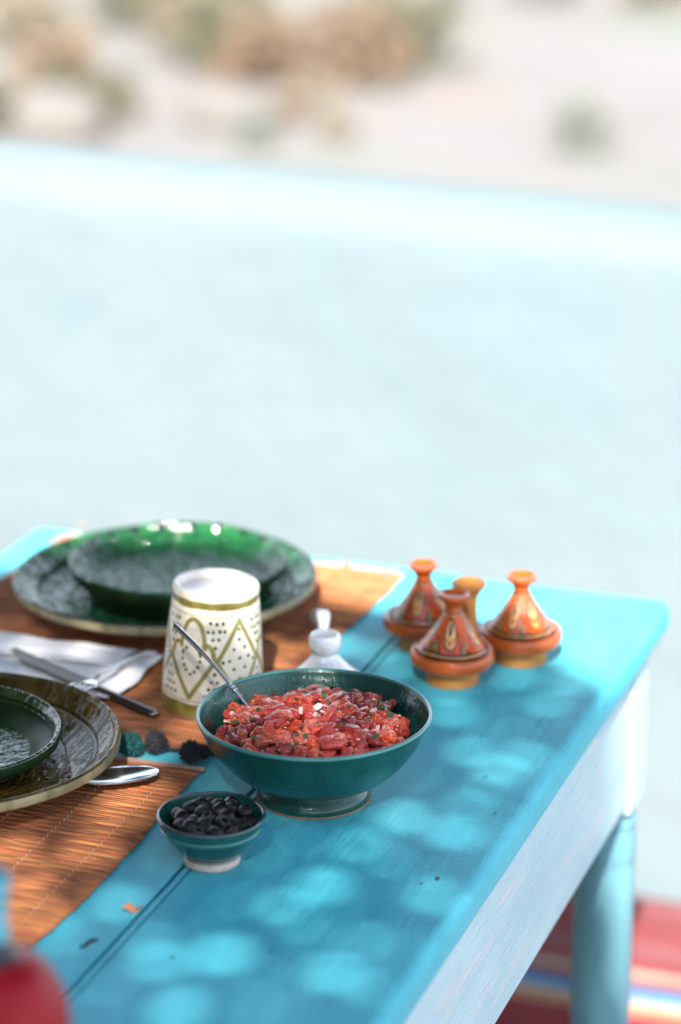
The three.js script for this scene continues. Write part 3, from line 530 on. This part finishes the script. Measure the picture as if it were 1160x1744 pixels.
{
  const t = thing('tomato_salad', 'chopped red tomato salad with onion and herbs heaped in the green bowl', 'salad', [BOWL[0], TOP + 0.03, BOWL[2]]);
  const surf = (r) => 0.0535 - 0.03 + 0.0165 * (1 - (r / 0.078) ** 2);
  const pulp = tex(256, 256, (u, v) => clamp(0.5 + 0.9 * fbm(u * 11, v * 11, 2, 5)), false, THREE.MirroredRepeatWrapping);
  const wet = { roughness: 0.42, specularIntensity: 0.6, clearcoat: 0.6, clearcoatRoughness: 0.06, bumpMap: pulp, bumpScale: 0.0022 };
  const mt = [[1.1, 1.1, 1.1], [0.95, 0.85, 0.85], [1.3, 1.6, 1.1], [1.2, 2.4, 2.4], [0.8, 0.7, 0.8]].map((c) => phys({ vertexColors: true, color: lin(...c), ...wet }));
  const shapes = []; for (let i = 0; i < 10; i++) { const g = lump(3, 0.24, 1.5, i * 3.7, 0.72), p = g.attributes.position, c = new Float32Array(p.count * 3); for (let k = 0; k < p.count; k++) { const x = p.getX(k), y = p.getY(k), z = p.getZ(k), f = clamp(0.5 + 1.1 * fbm(x * 1.6 + i * 5, y * 1.6, z * 1.6, 4)); let q = mix3([0.40, 0.016, 0.012], [0.62, 0.080, 0.048], f); q = mix3(q, [0.66, 0.25, 0.18], 0.8 * sstep(0.16, 0.36, fbm(x * 3.2 + i, y * 3.2, z * 3.2 + 7, 3))); c.set(q, 3 * k); } g.setAttribute('color', new THREE.BufferAttribute(c, 3)); shapes.push(boxUV(g, 'x', 0, 0, 0.4, 0.4)); }
  const whole = shapes.map((g) => { const k = g.clone(); k.deleteAttribute('color'); return k; });
  const base = lathe([[0.0765, surf(0.0765) - 0.004], [0.07, surf(0.07) - 0.005], [0.05, surf(0.05) - 0.006], [0.025, surf(0.025) - 0.007], [0.0001, surf(0) - 0.008]].reverse(), 48, 30); 
  mesh('tomato_juice', base, phys({ color: lin(0.16, 0.008, 0.006), roughness: 0.15, clearcoat: 0.8 }), t);
  let placed = 0;
  for (let i = 0; i < 190; i++) {
    const a = i * 2.39996 + rr(-0.3, 0.3), r = 0.076 * Math.sqrt((i + 0.5) / 190), long = rnd() < 0.2;
    const L = long ? rr(0.0095, 0.0130) : rr(0.0058, 0.0090), Wd = rr(0.0046, 0.0070), Hh = rr(0.0042, 0.0062);
    const o = mesh('tomato_piece', shapes[i % 10], mt[Math.floor(rnd() * 100) % 5], t);
    const pile = 0.010 * fbm(Math.cos(a) * r * 60, Math.sin(a) * r * 60, 4, 3);
    o.position.set(r * Math.cos(a), surf(r) + rr(-0.003, 0.0035) + pile, r * Math.sin(a)); o.rotation.set(rr(-0.5, 0.5), rr(0, 6.28), rr(-0.5, 0.5)); const fit = r > 0.07 ? 0.75 : 1; o.scale.set(L * fit, Hh * fit, Wd * fit); placed++;
  }
  // longer curved strips lying on top
  const bent = shapes.slice(0, 4).map((g, k) => { const b = g.clone(), p = b.attributes.position; for (let i = 0; i < p.count; i++) { const x = p.getX(i); p.setY(i, p.getY(i) * (1 - 0.25 * x * x) - 0.35 * x * x); p.setZ(i, p.getZ(i) * (1 - 0.3 * x * x) + (k % 2 ? 0.6 : -0.5) * x * x); } b.computeVertexNormals(); return b; });
  for (let i = 0; i < 9; i++) { const a = i * 2.39996 + 0.4, r = 0.062 * Math.sqrt((i + 0.5) / 9), o = mesh('tomato_strip', bent[i % 4], mt[(i * 3) % 5], t); o.position.set(r * Math.cos(a), surf(r) + rr(0.0035, 0.0060), r * Math.sin(a)); o.rotation.set(rr(-0.25, 0.25), rr(-1.5, 1.5), rr(-0.25, 0.25)); o.scale.set(rr(0.011, 0.016), rr(0.0032, 0.0042), rr(0.0036, 0.0048)); }
  const onionM = phys({ color: lin(0.60, 0.33, 0.31), roughness: 0.25, clearcoat: 0.5, transmission: 0 }), herbM = std({ color: lin(0.03, 0.075, 0.02), roughness: 0.6 }), seedM = phys({ color: lin(0.62, 0.36, 0.13), roughness: 0.25 });
  for (let i = 0; i < 34; i++) { const a = rr(0, 6.28), r = 0.072 * Math.sqrt(rnd()), o = mesh('onion_piece', whole[(i * 4) % 9], onionM, t); o.position.set(r * Math.cos(a), surf(r) + rr(0.003, 0.0055), r * Math.sin(a)); o.rotation.set(rr(-0.6, 0.6), rr(0, 6), rr(-0.6, 0.6)); o.scale.set(rr(0.002, 0.0045), 0.0013, rr(0.0014, 0.0024)); }
  { const o = mesh('onion_piece', whole[2], phys({ color: lin(0.66, 0.52, 0.50), roughness: 0.2, clearcoat: 0.6 }), t, 'large white chunk of onion at the middle of the salad'); o.position.set(0.003, surf(0) + 0.0090, 0.006); o.rotation.set(0.3, 0.6, 0.2); o.scale.set(0.0040, 0.0016, 0.0028); }
  for (let i = 0; i < 46; i++) { const a = rr(0, 6.28), r = 0.074 * Math.sqrt(rnd()), k = rr(0.7, 1.5), g = sheet(4, 3, (u, v) => [0.005 * k * (u - 0.5), 0.0006 * Math.sin(u * 6 + i), 0.003 * k * (v - 0.5) * Math.sin(Math.PI * (0.1 + 0.8 * u))], 0.0003), o = mesh('herb_flake', g, herbM, t); o.position.set(r * Math.cos(a), surf(r) + rr(0.0055, 0.0105), r * Math.sin(a)); o.rotation.set(rr(-0.7, 0.7), rr(0, 6), rr(-0.5, 0.5)); }
  const seedG = new THREE.SphereGeometry(1, 8, 6); for (let i = 0; i < 60; i++) { const a = rr(0, 6.28), r = 0.074 * Math.sqrt(rnd()), o = mesh('tomato_seed', seedG, seedM, t); o.position.set(r * Math.cos(a), surf(r) + rr(0.0042, 0.0062), r * Math.sin(a)); o.scale.set(0.0013, 0.0005, 0.0008); o.rotation.y = rr(0, 3); }
}
const steel = std({ color: lin(0.62, 0.62, 0.63), metalness: 1, roughness: 0.16 });
{ // the spoon in the salad
  const A = V(-0.070, 0.806, -2.044), B = V(-0.137, 0.857, -2.112), d = B.clone().sub(A), len = d.length();
  const t = thing('salad_spoon', 'thin metal spoon standing in the tomato salad, its handle crossing in front of the cup', 'spoon', A.toArray());
  const w = (u) => mix(0.0014, 0.0027, sstep(0.35, 0.95, u)) * (u > 0.97 ? Math.sqrt(clamp((1 - u) / 0.03)) + 0.05 : 1);
  const h = sheet(60, 6, (u, v) => [(v - 0.5) * 2 * w(u), 0.0006 * Math.cos((v - 0.5) * 3) + 0.0035 * Math.sin(Math.PI * u), u * len], (u, v) => 0.0017 * (1 - 1.1 * (v - 0.5) ** 2));
  const q = new THREE.Quaternion().setFromRotationMatrix(new THREE.Matrix4().lookAt(d, V(0, 0, 0), V(0, 1, 0)));
  const hm = mesh('handle', h, steel, t); hm.quaternion.copy(q);
  for (const u of [0.22, 0.25, 0.28, 0.16]) { const g = new THREE.TorusGeometry(0.0021, 0.0006, 8, 18); const o = mesh('beaded_ring', g, steel, t); o.position.copy(d).multiplyScalar(u).add(V(0, 0.0035 * Math.sin(Math.PI * u), 0)); o.quaternion.copy(q); }
  const b = mesh('spoon_bowl', sheet(24, 12, (u, v) => { const k = 2 * u - 1, c = 2 * v - 1, ww = 0.011 * Math.sqrt(Math.max(0.0004, 1 - k * k)); return [c * ww, -0.004 * (1 - k * k) * (1 - c * c), -u * 0.03]; }, 0.001), steel, t); b.quaternion.copy(q);
}

// ---------------------------------------------------------------- small bowl of olives
const OB = [-0.097, TOP, -1.890];
{
  const map = tex(256, 256, (u, v) => mix3([0.004, 0.042, 0.038], [0.012, 0.085, 0.068], clamp(0.5 + fbm(u * 9, v * 9, 6, 5))), true);
  const m = phys({ map, roughness: 0.25, clearcoat: 0.5, clearcoatRoughness: 0.1 });
  const t = thing('olive_bowl', 'small green glazed bowl with a whitish foot, full of black olives', 'bowl', OB);
  mesh('bowl_wall', planarUV(lathe([[0.0001, 0.0068], [0.0195, 0.0062], [0.0205, 0.0075], [0.026, 0.0135], [0.0325, 0.0215], [0.0362, 0.0275], [0.0375, 0.0290], [0.0378, 0.0300], [0.0392, 0.0330], [0.0406, 0.0372], [0.0405, 0.0388], [0.0394, 0.0392], [0.0384, 0.0380], [0.037, 0.0335], [0.031, 0.023], [0.022, 0.0135], [0.0001, 0.0105]], 96, 110, 0.01, 8), 0.09), m, t);
  mesh('rim', lathe([[0.0404, 0.0368], [0.0411, 0.0382], [0.0406, 0.0394], [0.0395, 0.0398], [0.0385, 0.0391], [0.0383, 0.038]], 96, 20, 0.01, 8), phys({ color: lin(0.012, 0.030, 0.036), roughness: 0.15, clearcoat: 0.8 }), t);
  mesh('shoulder_ring', lathe([[0.0362, 0.0268], [0.0380, 0.0282], [0.0388, 0.0298], [0.0382, 0.0308]], 96, 16, 0.01, 8), phys({ color: lin(0.03, 0.15, 0.13), roughness: 0.25, clearcoat: 0.5 }), t);
  mesh('foot_ring', lathe([[0.0165, 0.0068], [0.0165, 0.0005], [0.0195, 0.0], [0.0212, 0.0006], [0.0216, 0.0030], [0.0206, 0.0062], [0.0204, 0.0075]], 72, 30, 0.01, 8), std({ color: lin(0.50, 0.43, 0.37), roughness: 0.55, bumpMap: blotch, bumpScale: 0.002 }), t, 'whitish unglazed foot');
  const olM = phys({ color: lin(0.0055, 0.0045, 0.005), roughness: 0.2, specularIntensity: 0.25, clearcoat: 0.16, clearcoatRoughness: 0.05, bumpMap: blotch, bumpScale: 0.001 });
  const olMs = [olM, olM.clone(), olM.clone()]; olMs[1].color.setRGB(0.012, 0.006, 0.006); olMs[2].color.setRGB(0.007, 0.008, 0.006); olMs[2].bumpScale = 0.003; olMs.forEach((m) => { m.clearcoat = 0.3; });
  const inM = phys({ color: lin(0.03, 0.014, 0.014), roughness: 0.35, clearcoat: 0.5 });
  const olG = lathe([[0.0015, 0.0040], [0.0017, 0.0062], [0.0026, 0.0070], [0.0045, 0.0058], [0.0062, 0.0025], [0.0065, -0.001], [0.0055, -0.0045], [0.003, -0.0068], [0.0001, -0.0073]].reverse(), 28, 40, 0.03, 3);
  const pitG = lathe([[0.0001, 0.0030], [0.0012, 0.0034], [0.0018, 0.0058], [0.0026, 0.00708], [0.0034, 0.0067]], 24, 20);
  const spots = [];
  for (let tries = 0; tries < 4000 && spots.length < 24; tries++) { const a = rr(0, 6.28), r = 0.0288 * Math.sqrt(rnd()), y = 0.0322 + 0.0040 * (1 - (r / 0.03) ** 2) + rr(-0.0015, 0.0015), p = V(r * Math.cos(a), y, r * Math.sin(a)); if (spots.every((q) => q.distanceTo(p) > 0.0096)) spots.push(p); }
  spots.forEach((p, i) => {
    const o = thing('black_olive', 'shiny black pitted olive heaped with others in the small green bowl', 'olive', [OB[0] + p.x, OB[1] + p.y, OB[2] + p.z], 0, 'black olives in the small bowl');
    mesh('flesh', olG, olMs[i % 3], o); mesh('pit_hole', pitG, inM, o); const s = rr(0.98, 1.15); o.scale.set(s, s * rr(0.9, 1.18), s * rr(0.92, 1.05));
    if (i % 5 === 0) o.rotation.set(rr(0.3, 0.9), rr(-0.4, 0.4), rr(-0.4, 0.4)); else o.rotation.set(Math.PI + rr(-1.1, 1.1), rr(0, 6.28), rr(-0.8, 0.8));
  });
}

// ---------------------------------------------------------------- white covered dish behind the bowl
{
  const t = thing('small_tagine', 'small white glazed tagine with a round hollow knob, behind the tomato bowl', 'tagine', [-0.013, TOP, -2.166]);
  const m = phys({ color: lin(0.66, 0.65, 0.66), roughness: 0.2, clearcoat: 0.6, clearcoatRoughness: 0.06, bumpMap: blotch, bumpScale: 0.001 });
  mesh('dish', lathe([[0.0001, 0.002], [0.026, 0.001], [0.028, 0], [0.030, 0.001], [0.034, 0.010], [0.046, 0.019], [0.049, 0.0215], [0.047, 0.0225], [0.0001, 0.021]], 80, 60, 0.01, 1), m, t);
  const lid = mesh('lid', lathe([[0.0475, 0.0225], [0.0482, 0.0235], [0.046, 0.0262], [0.036, 0.0345], [0.024, 0.0450], [0.0150, 0.0540], [0.0112, 0.0590], [0.0108, 0.0615], [0.0122, 0.0640]], 80, 60, 0.01, 1), m, t);
  mesh('knob', lathe([[0.0110, 0.0618], [0.0132, 0.0650], [0.0142, 0.0695], [0.0138, 0.0745], [0.0120, 0.0775], [0.0105, 0.0778], [0.0092, 0.0762], [0.0080, 0.0735], [0.0001, 0.0725]], 64, 50, 0.01, 1), m, lid);
}

// ---------------------------------------------------------------- triple orange spice dish with three lids
{
  const clay = tex(256, 256, (u, v) => mix3([0.34, 0.125, 0.028], [0.50, 0.215, 0.055], clamp(0.5 + fbm(u * 6, v * 10, 4, 5))), true), glz = tex(256, 256, (u, v) => mix3([0.31, 0.050, 0.007], [0.46, 0.095, 0.015], clamp(0.5 + fbm(u * 8, v * 8, 7, 5))), true);
  const clayM = phys({ map: clay, roughness: 0.5, specularIntensity: 0.4, clearcoat: 0.1, clearcoatRoughness: 0.2 }), glzM = phys({ map: glz, roughness: 0.25, specularIntensity: 0.5, clearcoat: 0.35, clearcoatRoughness: 0.06 });
  const F = [0.098, -2.255], R = [0.161, -2.305], Lf = [0.0760, -2.339], Cc = [0.1135, -2.297];
  const t = thing('spice_dish', 'orange glazed triple spice dish of three joined pots round a central handle', 'spice dish', [Cc[0], TOP, Cc[1]]);
  const body = lathe([[0.0001, 0.003], [0.0205, 0.003], [0.022, 0.0], [0.0238, 0.0006], [0.0232, 0.008], [0.0242, 0.0135], [0.0280, 0.0145], [0.0325, 0.0160]], 64, 50, 0.012, 3);
  const rim = lathe([[0.0325, 0.0160], [0.0358, 0.0178], [0.0372, 0.0215], [0.0371, 0.0255], [0.0360, 0.0285], [0.0340, 0.0298], [0.0318, 0.0290], [0.0303, 0.0268], [0.026, 0.021], [0.0001, 0.0195]], 64, 60, 0.012, 3);
  for (const [x, z] of [F, R, Lf]) { const d = new THREE.Group(); d.name = 'pot'; t.add(d); d.position.set(x - Cc[0], 0, z - Cc[1]); mesh('clay_body', body, clayM, d); mesh('glazed_rim', rim, glzM, d); }
  // the web of clay that joins the pots and carries the handle
  const web = new THREE.Shape(); const pts = [F, R, Lf].map(([x, z]) => new THREE.Vector2((x - Cc[0]) * 0.62, -(z - Cc[1]) * 0.62));
  web.setFromPoints(new THREE.CatmullRomCurve3(pts.map((p) => V(p.x, p.y, 0)), true).getPoints(36).slice(0, 36).map((p) => new THREE.Vector2(p.x, p.y)));
  const wg = new THREE.ExtrudeGeometry(web, { depth: 0.007, bevelEnabled: true, bevelSize: 0.003, bevelThickness: 0.003, bevelSegments: 4 }); wg.rotateX(-Math.PI / 2); wg.translate(0, 0.0165, 0); mesh('joining_web', wg, glzM, t);
  mesh('handle', lathe([[0.013, 0.022], [0.0098, 0.030], [0.0078, 0.045], [0.0078, 0.060], [0.0100, 0.0665], [0.0142, 0.0720], [0.0154, 0.0742], [0.0142, 0.0758], [0.0112, 0.0738], [0.0068, 0.070], [0.0001, 0.067]], 48, 60, 0.02, 4), clayM, t);
  // painted lids
  const lidPaint = (sd) => { // each lid brushed by hand: the same motifs, never quite alike
    const c = document.createElement('canvas'), W = 1024, H = 512, N = 5 + sd % 2; c.width = W; c.height = H; const g = c.getContext('2d');
    g.fillStyle = ['#c24a08', '#c9540c', '#b84206'][sd % 3]; g.fillRect(0, 0, W, H); for (let i = 0; i < 600; i++) { g.fillStyle = `rgba(${150 + rr(0, 70)},${45 + rr(0, 55)},${6 + rr(0, 24)},0.16)`; g.beginPath(); g.arc(rr(0, W), rr(0, H), rr(4, 26), 0, 7); g.fill(); }
    const line = (y, h, col) => { g.fillStyle = col; g.beginPath(); g.moveTo(0, y); for (let x = 0; x <= W; x += 16) g.lineTo(x, y + 6 * noise(x * 0.02, y, sd)); for (let x = W; x >= 0; x -= 16) g.lineTo(x, y + h + 6 * noise(x * 0.02, y + 9, sd)); g.fill(); };
    const dark = '#21100b', cream = '#dfb06a';
    for (let k = 0; k < N; k++) {
      const st = W / N, x = (k + 0.5) * st + rr(-8, 8), m = x + st / 2;
      g.fillStyle = dark; g.beginPath(); g.moveTo(m - 50, 475); g.quadraticCurveTo(m - 28, 390, m, 320 + rr(-12, 12)); g.quadraticCurveTo(m + 28, 390, m + 50, 475); g.fill();
      g.strokeStyle = '#b98a4a'; g.lineWidth = 7; for (const d of [0, 19]) { g.beginPath(); g.moveTo(m - 36 + d, 470); g.quadraticCurveTo(m - 18 + d * 0.6, 410, m, 362 + d * 2); g.quadraticCurveTo(m + 18 - d * 0.6, 410, m + 36 - d, 470); g.stroke(); }
      g.strokeStyle = dark; g.lineWidth = 6; for (const s of [-1, 1]) { g.beginPath(); g.moveTo(x + s * 60, 440); g.quadraticCurveTo(x + s * 78, 300, x + s * 30, 180); g.stroke(); }
      g.fillStyle = dark; g.beginPath(); g.ellipse(x, 305 + rr(-6, 6), 50, 130, rr(-0.05, 0.05), 0, 7); g.fill();
      g.fillStyle = cream; g.beginPath(); g.ellipse(x, 306, 38, 114, rr(-0.05, 0.05), 0, 7); g.fill();
      g.fillStyle = (k + sd) % 2 ? '#3f5963' : '#6f1d10'; g.beginPath(); g.ellipse(x + rr(-3, 3), 262, 20, 60, rr(-0.1, 0.1), 0, 7); g.fill(); g.fillStyle = dark; g.beginPath(); g.ellipse(x, 240, 9, 44, rr(-0.1, 0.1), 0, 7); g.fill();
      g.fillStyle = (k + sd) % 2 ? '#a8400f' : '#c96a22'; for (const s of [-1, 1]) { g.beginPath(); g.ellipse(x + s * 18, 356, 10, 38, s * rr(0.25, 0.45), 0, 7); g.fill(); }
      g.strokeStyle = dark; g.lineWidth = 5; g.beginPath(); g.moveTo(x, 290); g.lineTo(x + rr(-4, 4), 408); g.stroke();
      for (let i = 0; i < 5; i++) { g.fillStyle = dark; g.beginPath(); g.arc(m + rr(-7, 7), 190 + i * 26, rr(3, 6), 0, 7); g.fill(); }
    }
    line(458, 18, dark); line(477, 13, '#c08a45'); line(490, 22, '#1b0f0c'); line(132, 18, dark); line(150, 10, '#bf8342'); line(161, 9, dark); line(110, 11, dark);
    const map = new THREE.CanvasTexture(c); map.colorSpace = THREE.SRGBColorSpace; map.wrapS = THREE.RepeatWrapping;
    return phys({ map, roughness: 0.22, specularIntensity: 0.6, clearcoat: 0.4, clearcoatRoughness: 0.03, bumpMap: blotch, bumpScale: 0.0015 });
  };
  const coneG = lathe([[0.0304, 0.0], [0.0311, 0.0012], [0.0298, 0.0030], [0.0247, 0.0090], [0.0180, 0.0180], [0.0120, 0.0270], [0.0084, 0.0335], [0.0072, 0.0370]], 72, 60, 0.012, 6);
  { const p = coneG.attributes.position, uv = coneG.attributes.uv; for (let i = 0; i < uv.count; i++) uv.setXY(i, uv.getX(i), clamp(p.getY(i) / 0.047)); }
  const knobG = lathe([[0.0072, 0.0368], [0.0072, 0.0392], [0.0096, 0.0430], [0.0128, 0.0465], [0.0136, 0.0490], [0.0128, 0.0506], [0.0105, 0.0500], [0.0075, 0.0480], [0.0001, 0.0472]], 56, 50, 0.012, 6);
  [[F, 0.5, 'painted orange conical lid on the nearest pot of the spice dish', -0.02], [R, 0.08, 'painted orange conical lid on the right-hand pot of the spice dish, in sunlight', 0], [Lf, 0.3, 'painted orange conical lid on the far left pot of the spice dish', 0.03]].forEach(([[x, z], turn, label, tilt]) => {
    const o = thing('conical_lid', label, 'pot lid', [x, TOP + 0.0292, z], turn, 'painted lids of the spice dish'); o.rotation.z = tilt; o.scale.set(...({ [-0.02]: [1.02, 1.02, 1.02], 0: [0.97, 1.0, 0.97], [0.03]: [0.95, 0.98, 0.95] })[tilt]);
    mesh('painted_cone', coneG, lidPaint(x === F[0] ? 0 : x === R[0] ? 1 : 2), o); mesh('knob', knobG, glzM, o);
  });
}

// ---------------------------------------------------------------- napkin and cutlery
const linen = std({ color: lin(0.80, 0.78, 0.78), roughness: 0.95, bumpMap: tex(256, 256, (u, v) => 0.5 + 0.25 * Math.sin(u * 402) + 0.25 * Math.sin(v * 402)), bumpScale: 0.0003 });
{
  const t = thing('linen_napkin', 'folded white cloth napkin on the far mat between the two big plates', 'napkin', [-0.157, MATY, -2.287], -TURN);
  const wave = (x, z) => 0.0035 * (0.6 + fbm(x * 16, z * 24, 3, 3)) + 0.003 * Math.max(0, noise(x * 9, z * 30, 7));
  mesh('cloth', sheet(70, 40, (u, v) => { const x = -0.225 + 0.225 * u, z = 0.104 * v; return [x + 0.004 * noise(v * 3, 1), 0.0022 + wave(x, z) * 0.7, z + 0.006 * noise(u * 3, 5)]; }, 0.0014), linen, t);
  mesh('folded_layer', sheet(70, 30, (u, v) => { const x = -0.222 + 0.205 * u + 0.012 * (1 - v), z = 0.004 + 0.056 * v; return [x, 0.0055 + wave(x, z) * 0.9 + 0.0015 * Math.sin(Math.PI * v) + 0.003 * sstep(0.8, 1, v) * (0.5 + noise(u * 5, 9)), z + 0.008 * noise(u * 4, 2) - 0.018 * u * v]; }, 0.0014), linen, t);
}
function lay(name, label, category, from, to, y, pitch = 0) { // a piece of cutlery whose local z runs from -> to
  const a = V(from[0], y, from[1]), t = thing(name, label, category, a.toArray()); t.rotation.order = 'YXZ'; t.rotation.y = Math.atan2(to[0] - from[0], to[1] - from[1]); t.rotation.x = pitch; return t;
}
{
  const dark = std({ color: lin(0.16, 0.135, 0.12), metalness: 1, roughness: 0.3 });
  const k = lay('table_knife', 'dark steel table knife lying across the napkin, its handle out on the reed mat', 'knife', [-0.154, -2.157], [-0.275, -2.267], MATY + 0.0020, -0.045);
  mesh('handle', sheet(30, 8, (u, v) => { const w = mix(0.0062, 0.0042, u) * (u < 0.06 ? Math.sqrt(u / 0.06) + 0.02 : 1); return [(v - 0.5) * 2 * w, 0.0016 * (1 - (2 * v - 1) ** 2), u * 0.085]; }, (u, v) => 0.003 - 0.0012 * (2 * v - 1) ** 2), dark, k);
  mesh('blade', sheet(36, 6, (u, v) => { const w0 = -0.0052, w1 = mix(0.0050, 0.0105, sstep(0, 0.18, u)) * (1 - 0.95 * sstep(0.72, 1, u)); return [mix(w0, w1, v), 0.0016, 0.083 + u * 0.105]; }, (u, v) => 0.0018 * (1 - 0.75 * v)), dark, k);
  const f = lay('table_fork', 'steel fork tucked in the fold of the napkin beside the knife', 'fork', [-0.172, -2.276], [-0.262, -2.262], MATY + 0.0150, -0.04);
  f.rotation.y = Math.atan2(-0.03, 0.062); f.position.set(-0.176, MATY + 0.0135, -2.277);
  mesh('handle', sheet(24, 5, (u, v) => [(v - 0.5) * mix(0.007, 0.0035, u), 0.0008 * (1 - (2 * v - 1) ** 2), u * 0.075], 0.0016), steel, f);
  mesh('fork_head', sheet(14, 6, (u, v) => [(v - 0.5) * mix(0.0036, 0.021, sstep(0.1, 0.8, u)), -0.002 * Math.sin(u * 3), 0.074 + u * 0.026], 0.0015), steel, f);
  for (let i = 0; i < 4; i++) mesh('tine', sheet(10, 2, (u, v) => [(i - 1.5) * 0.0058 + (v - 0.5) * mix(0.0032, 0.0014, u), 0.003 * u * u, 0.0995 + u * 0.04], 0.0014), steel, f);
}
const spoonShape = (L, bl, bw, depth, hw) => sheet(90, 14, (u, v) => {
  const z = u * L, c = 2 * v - 1, k = clamp(z / bl); let w = bw * Math.sqrt(Math.max(0, 4 * k * (1 - k))) * (1 + 0.18 * (0.5 - k)); if (z > bl * 0.5) w = Math.max(w, mix(0.0024, hw, sstep(bl, L, z))); if (z > L * 0.985) w *= Math.sqrt(clamp((L - z) / (L * 0.015))) + 0.03; w = Math.max(w, 0.0003);
  const bowl = z < bl ? Math.sin(Math.PI * k) : 0;
  return [c * w, -depth * Math.pow(bowl, 0.8) * (1 - c * c) + 0.005 * sstep(bl * 0.7, bl * 1.7, z) - 0.004 * sstep(bl * 1.7, L, z) + 0.0012 * (1 - c * c) * (z > bl ? 1 : 0), z];
}, (u, v) => 0.0013);
{
  const s = lay('table_spoon', 'shiny steel tablespoon on the near mat, its bowl just clear of the brown plate', 'spoon', [-0.146, -2.034], [-0.219, -2.012], MATY + 0.0098, 0.0);
  mesh('spoon_body', spoonShape(0.092, 0.070, 0.0205, 0.0046, 0.0030), steel, s); s.children[0].rotation.z = 0.10;
  const h = lay('dessert_spoon', 'steel spoon with only its rounded handle end showing behind the white knob', 'spoon', [-0.0125, -2.228], [-0.0192, -2.392], MATY + 0.0060, 0);
  h.rotation.x = 0; mesh('spoon_body', spoonShape(0.165, 0.056, 0.0160, 0.008, 0.0088), steel, h);
}

// ---------------------------------------------------------------- red jar close to the camera
{
  const t = thing('red_jar', 'out of focus round red jar with black shoulder and turquoise neck, bottom left corner', 'jar', [-0.196, TOP, -1.376]);
  mesh('body', lathe([[0.0001, 0.0], [0.026, 0.0], [0.029, 0.004], [0.034, 0.05], [0.0425, 0.105], [0.0455, 0.135], [0.0425, 0.162], [0.0325, 0.181], [0.0190, 0.190]], 72, 70), phys({ color: lin(0.22, 0.002, 0.007), roughness: 0.45, specularIntensity: 0.4, clearcoat: 0 }), t);
  mesh('shoulder', lathe([[0.0190, 0.190], [0.0150, 0.194], [0.0130, 0.197], [0.0122, 0.202]], 60, 30), phys({ color: lin(0.012, 0.010, 0.010), roughness: 0.35 }), t);
  mesh('neck', lathe([[0.0122, 0.202], [0.0112, 0.212], [0.0118, 0.226], [0.0138, 0.236], [0.0115, 0.240], [0.0102, 0.235], [0.0090, 0.22], [0.0001, 0.21]], 48, 50), phys({ color: lin(0.05, 0.36, 0.46), roughness: 0.35 }), t);
}

renderer.render(scene, camera);
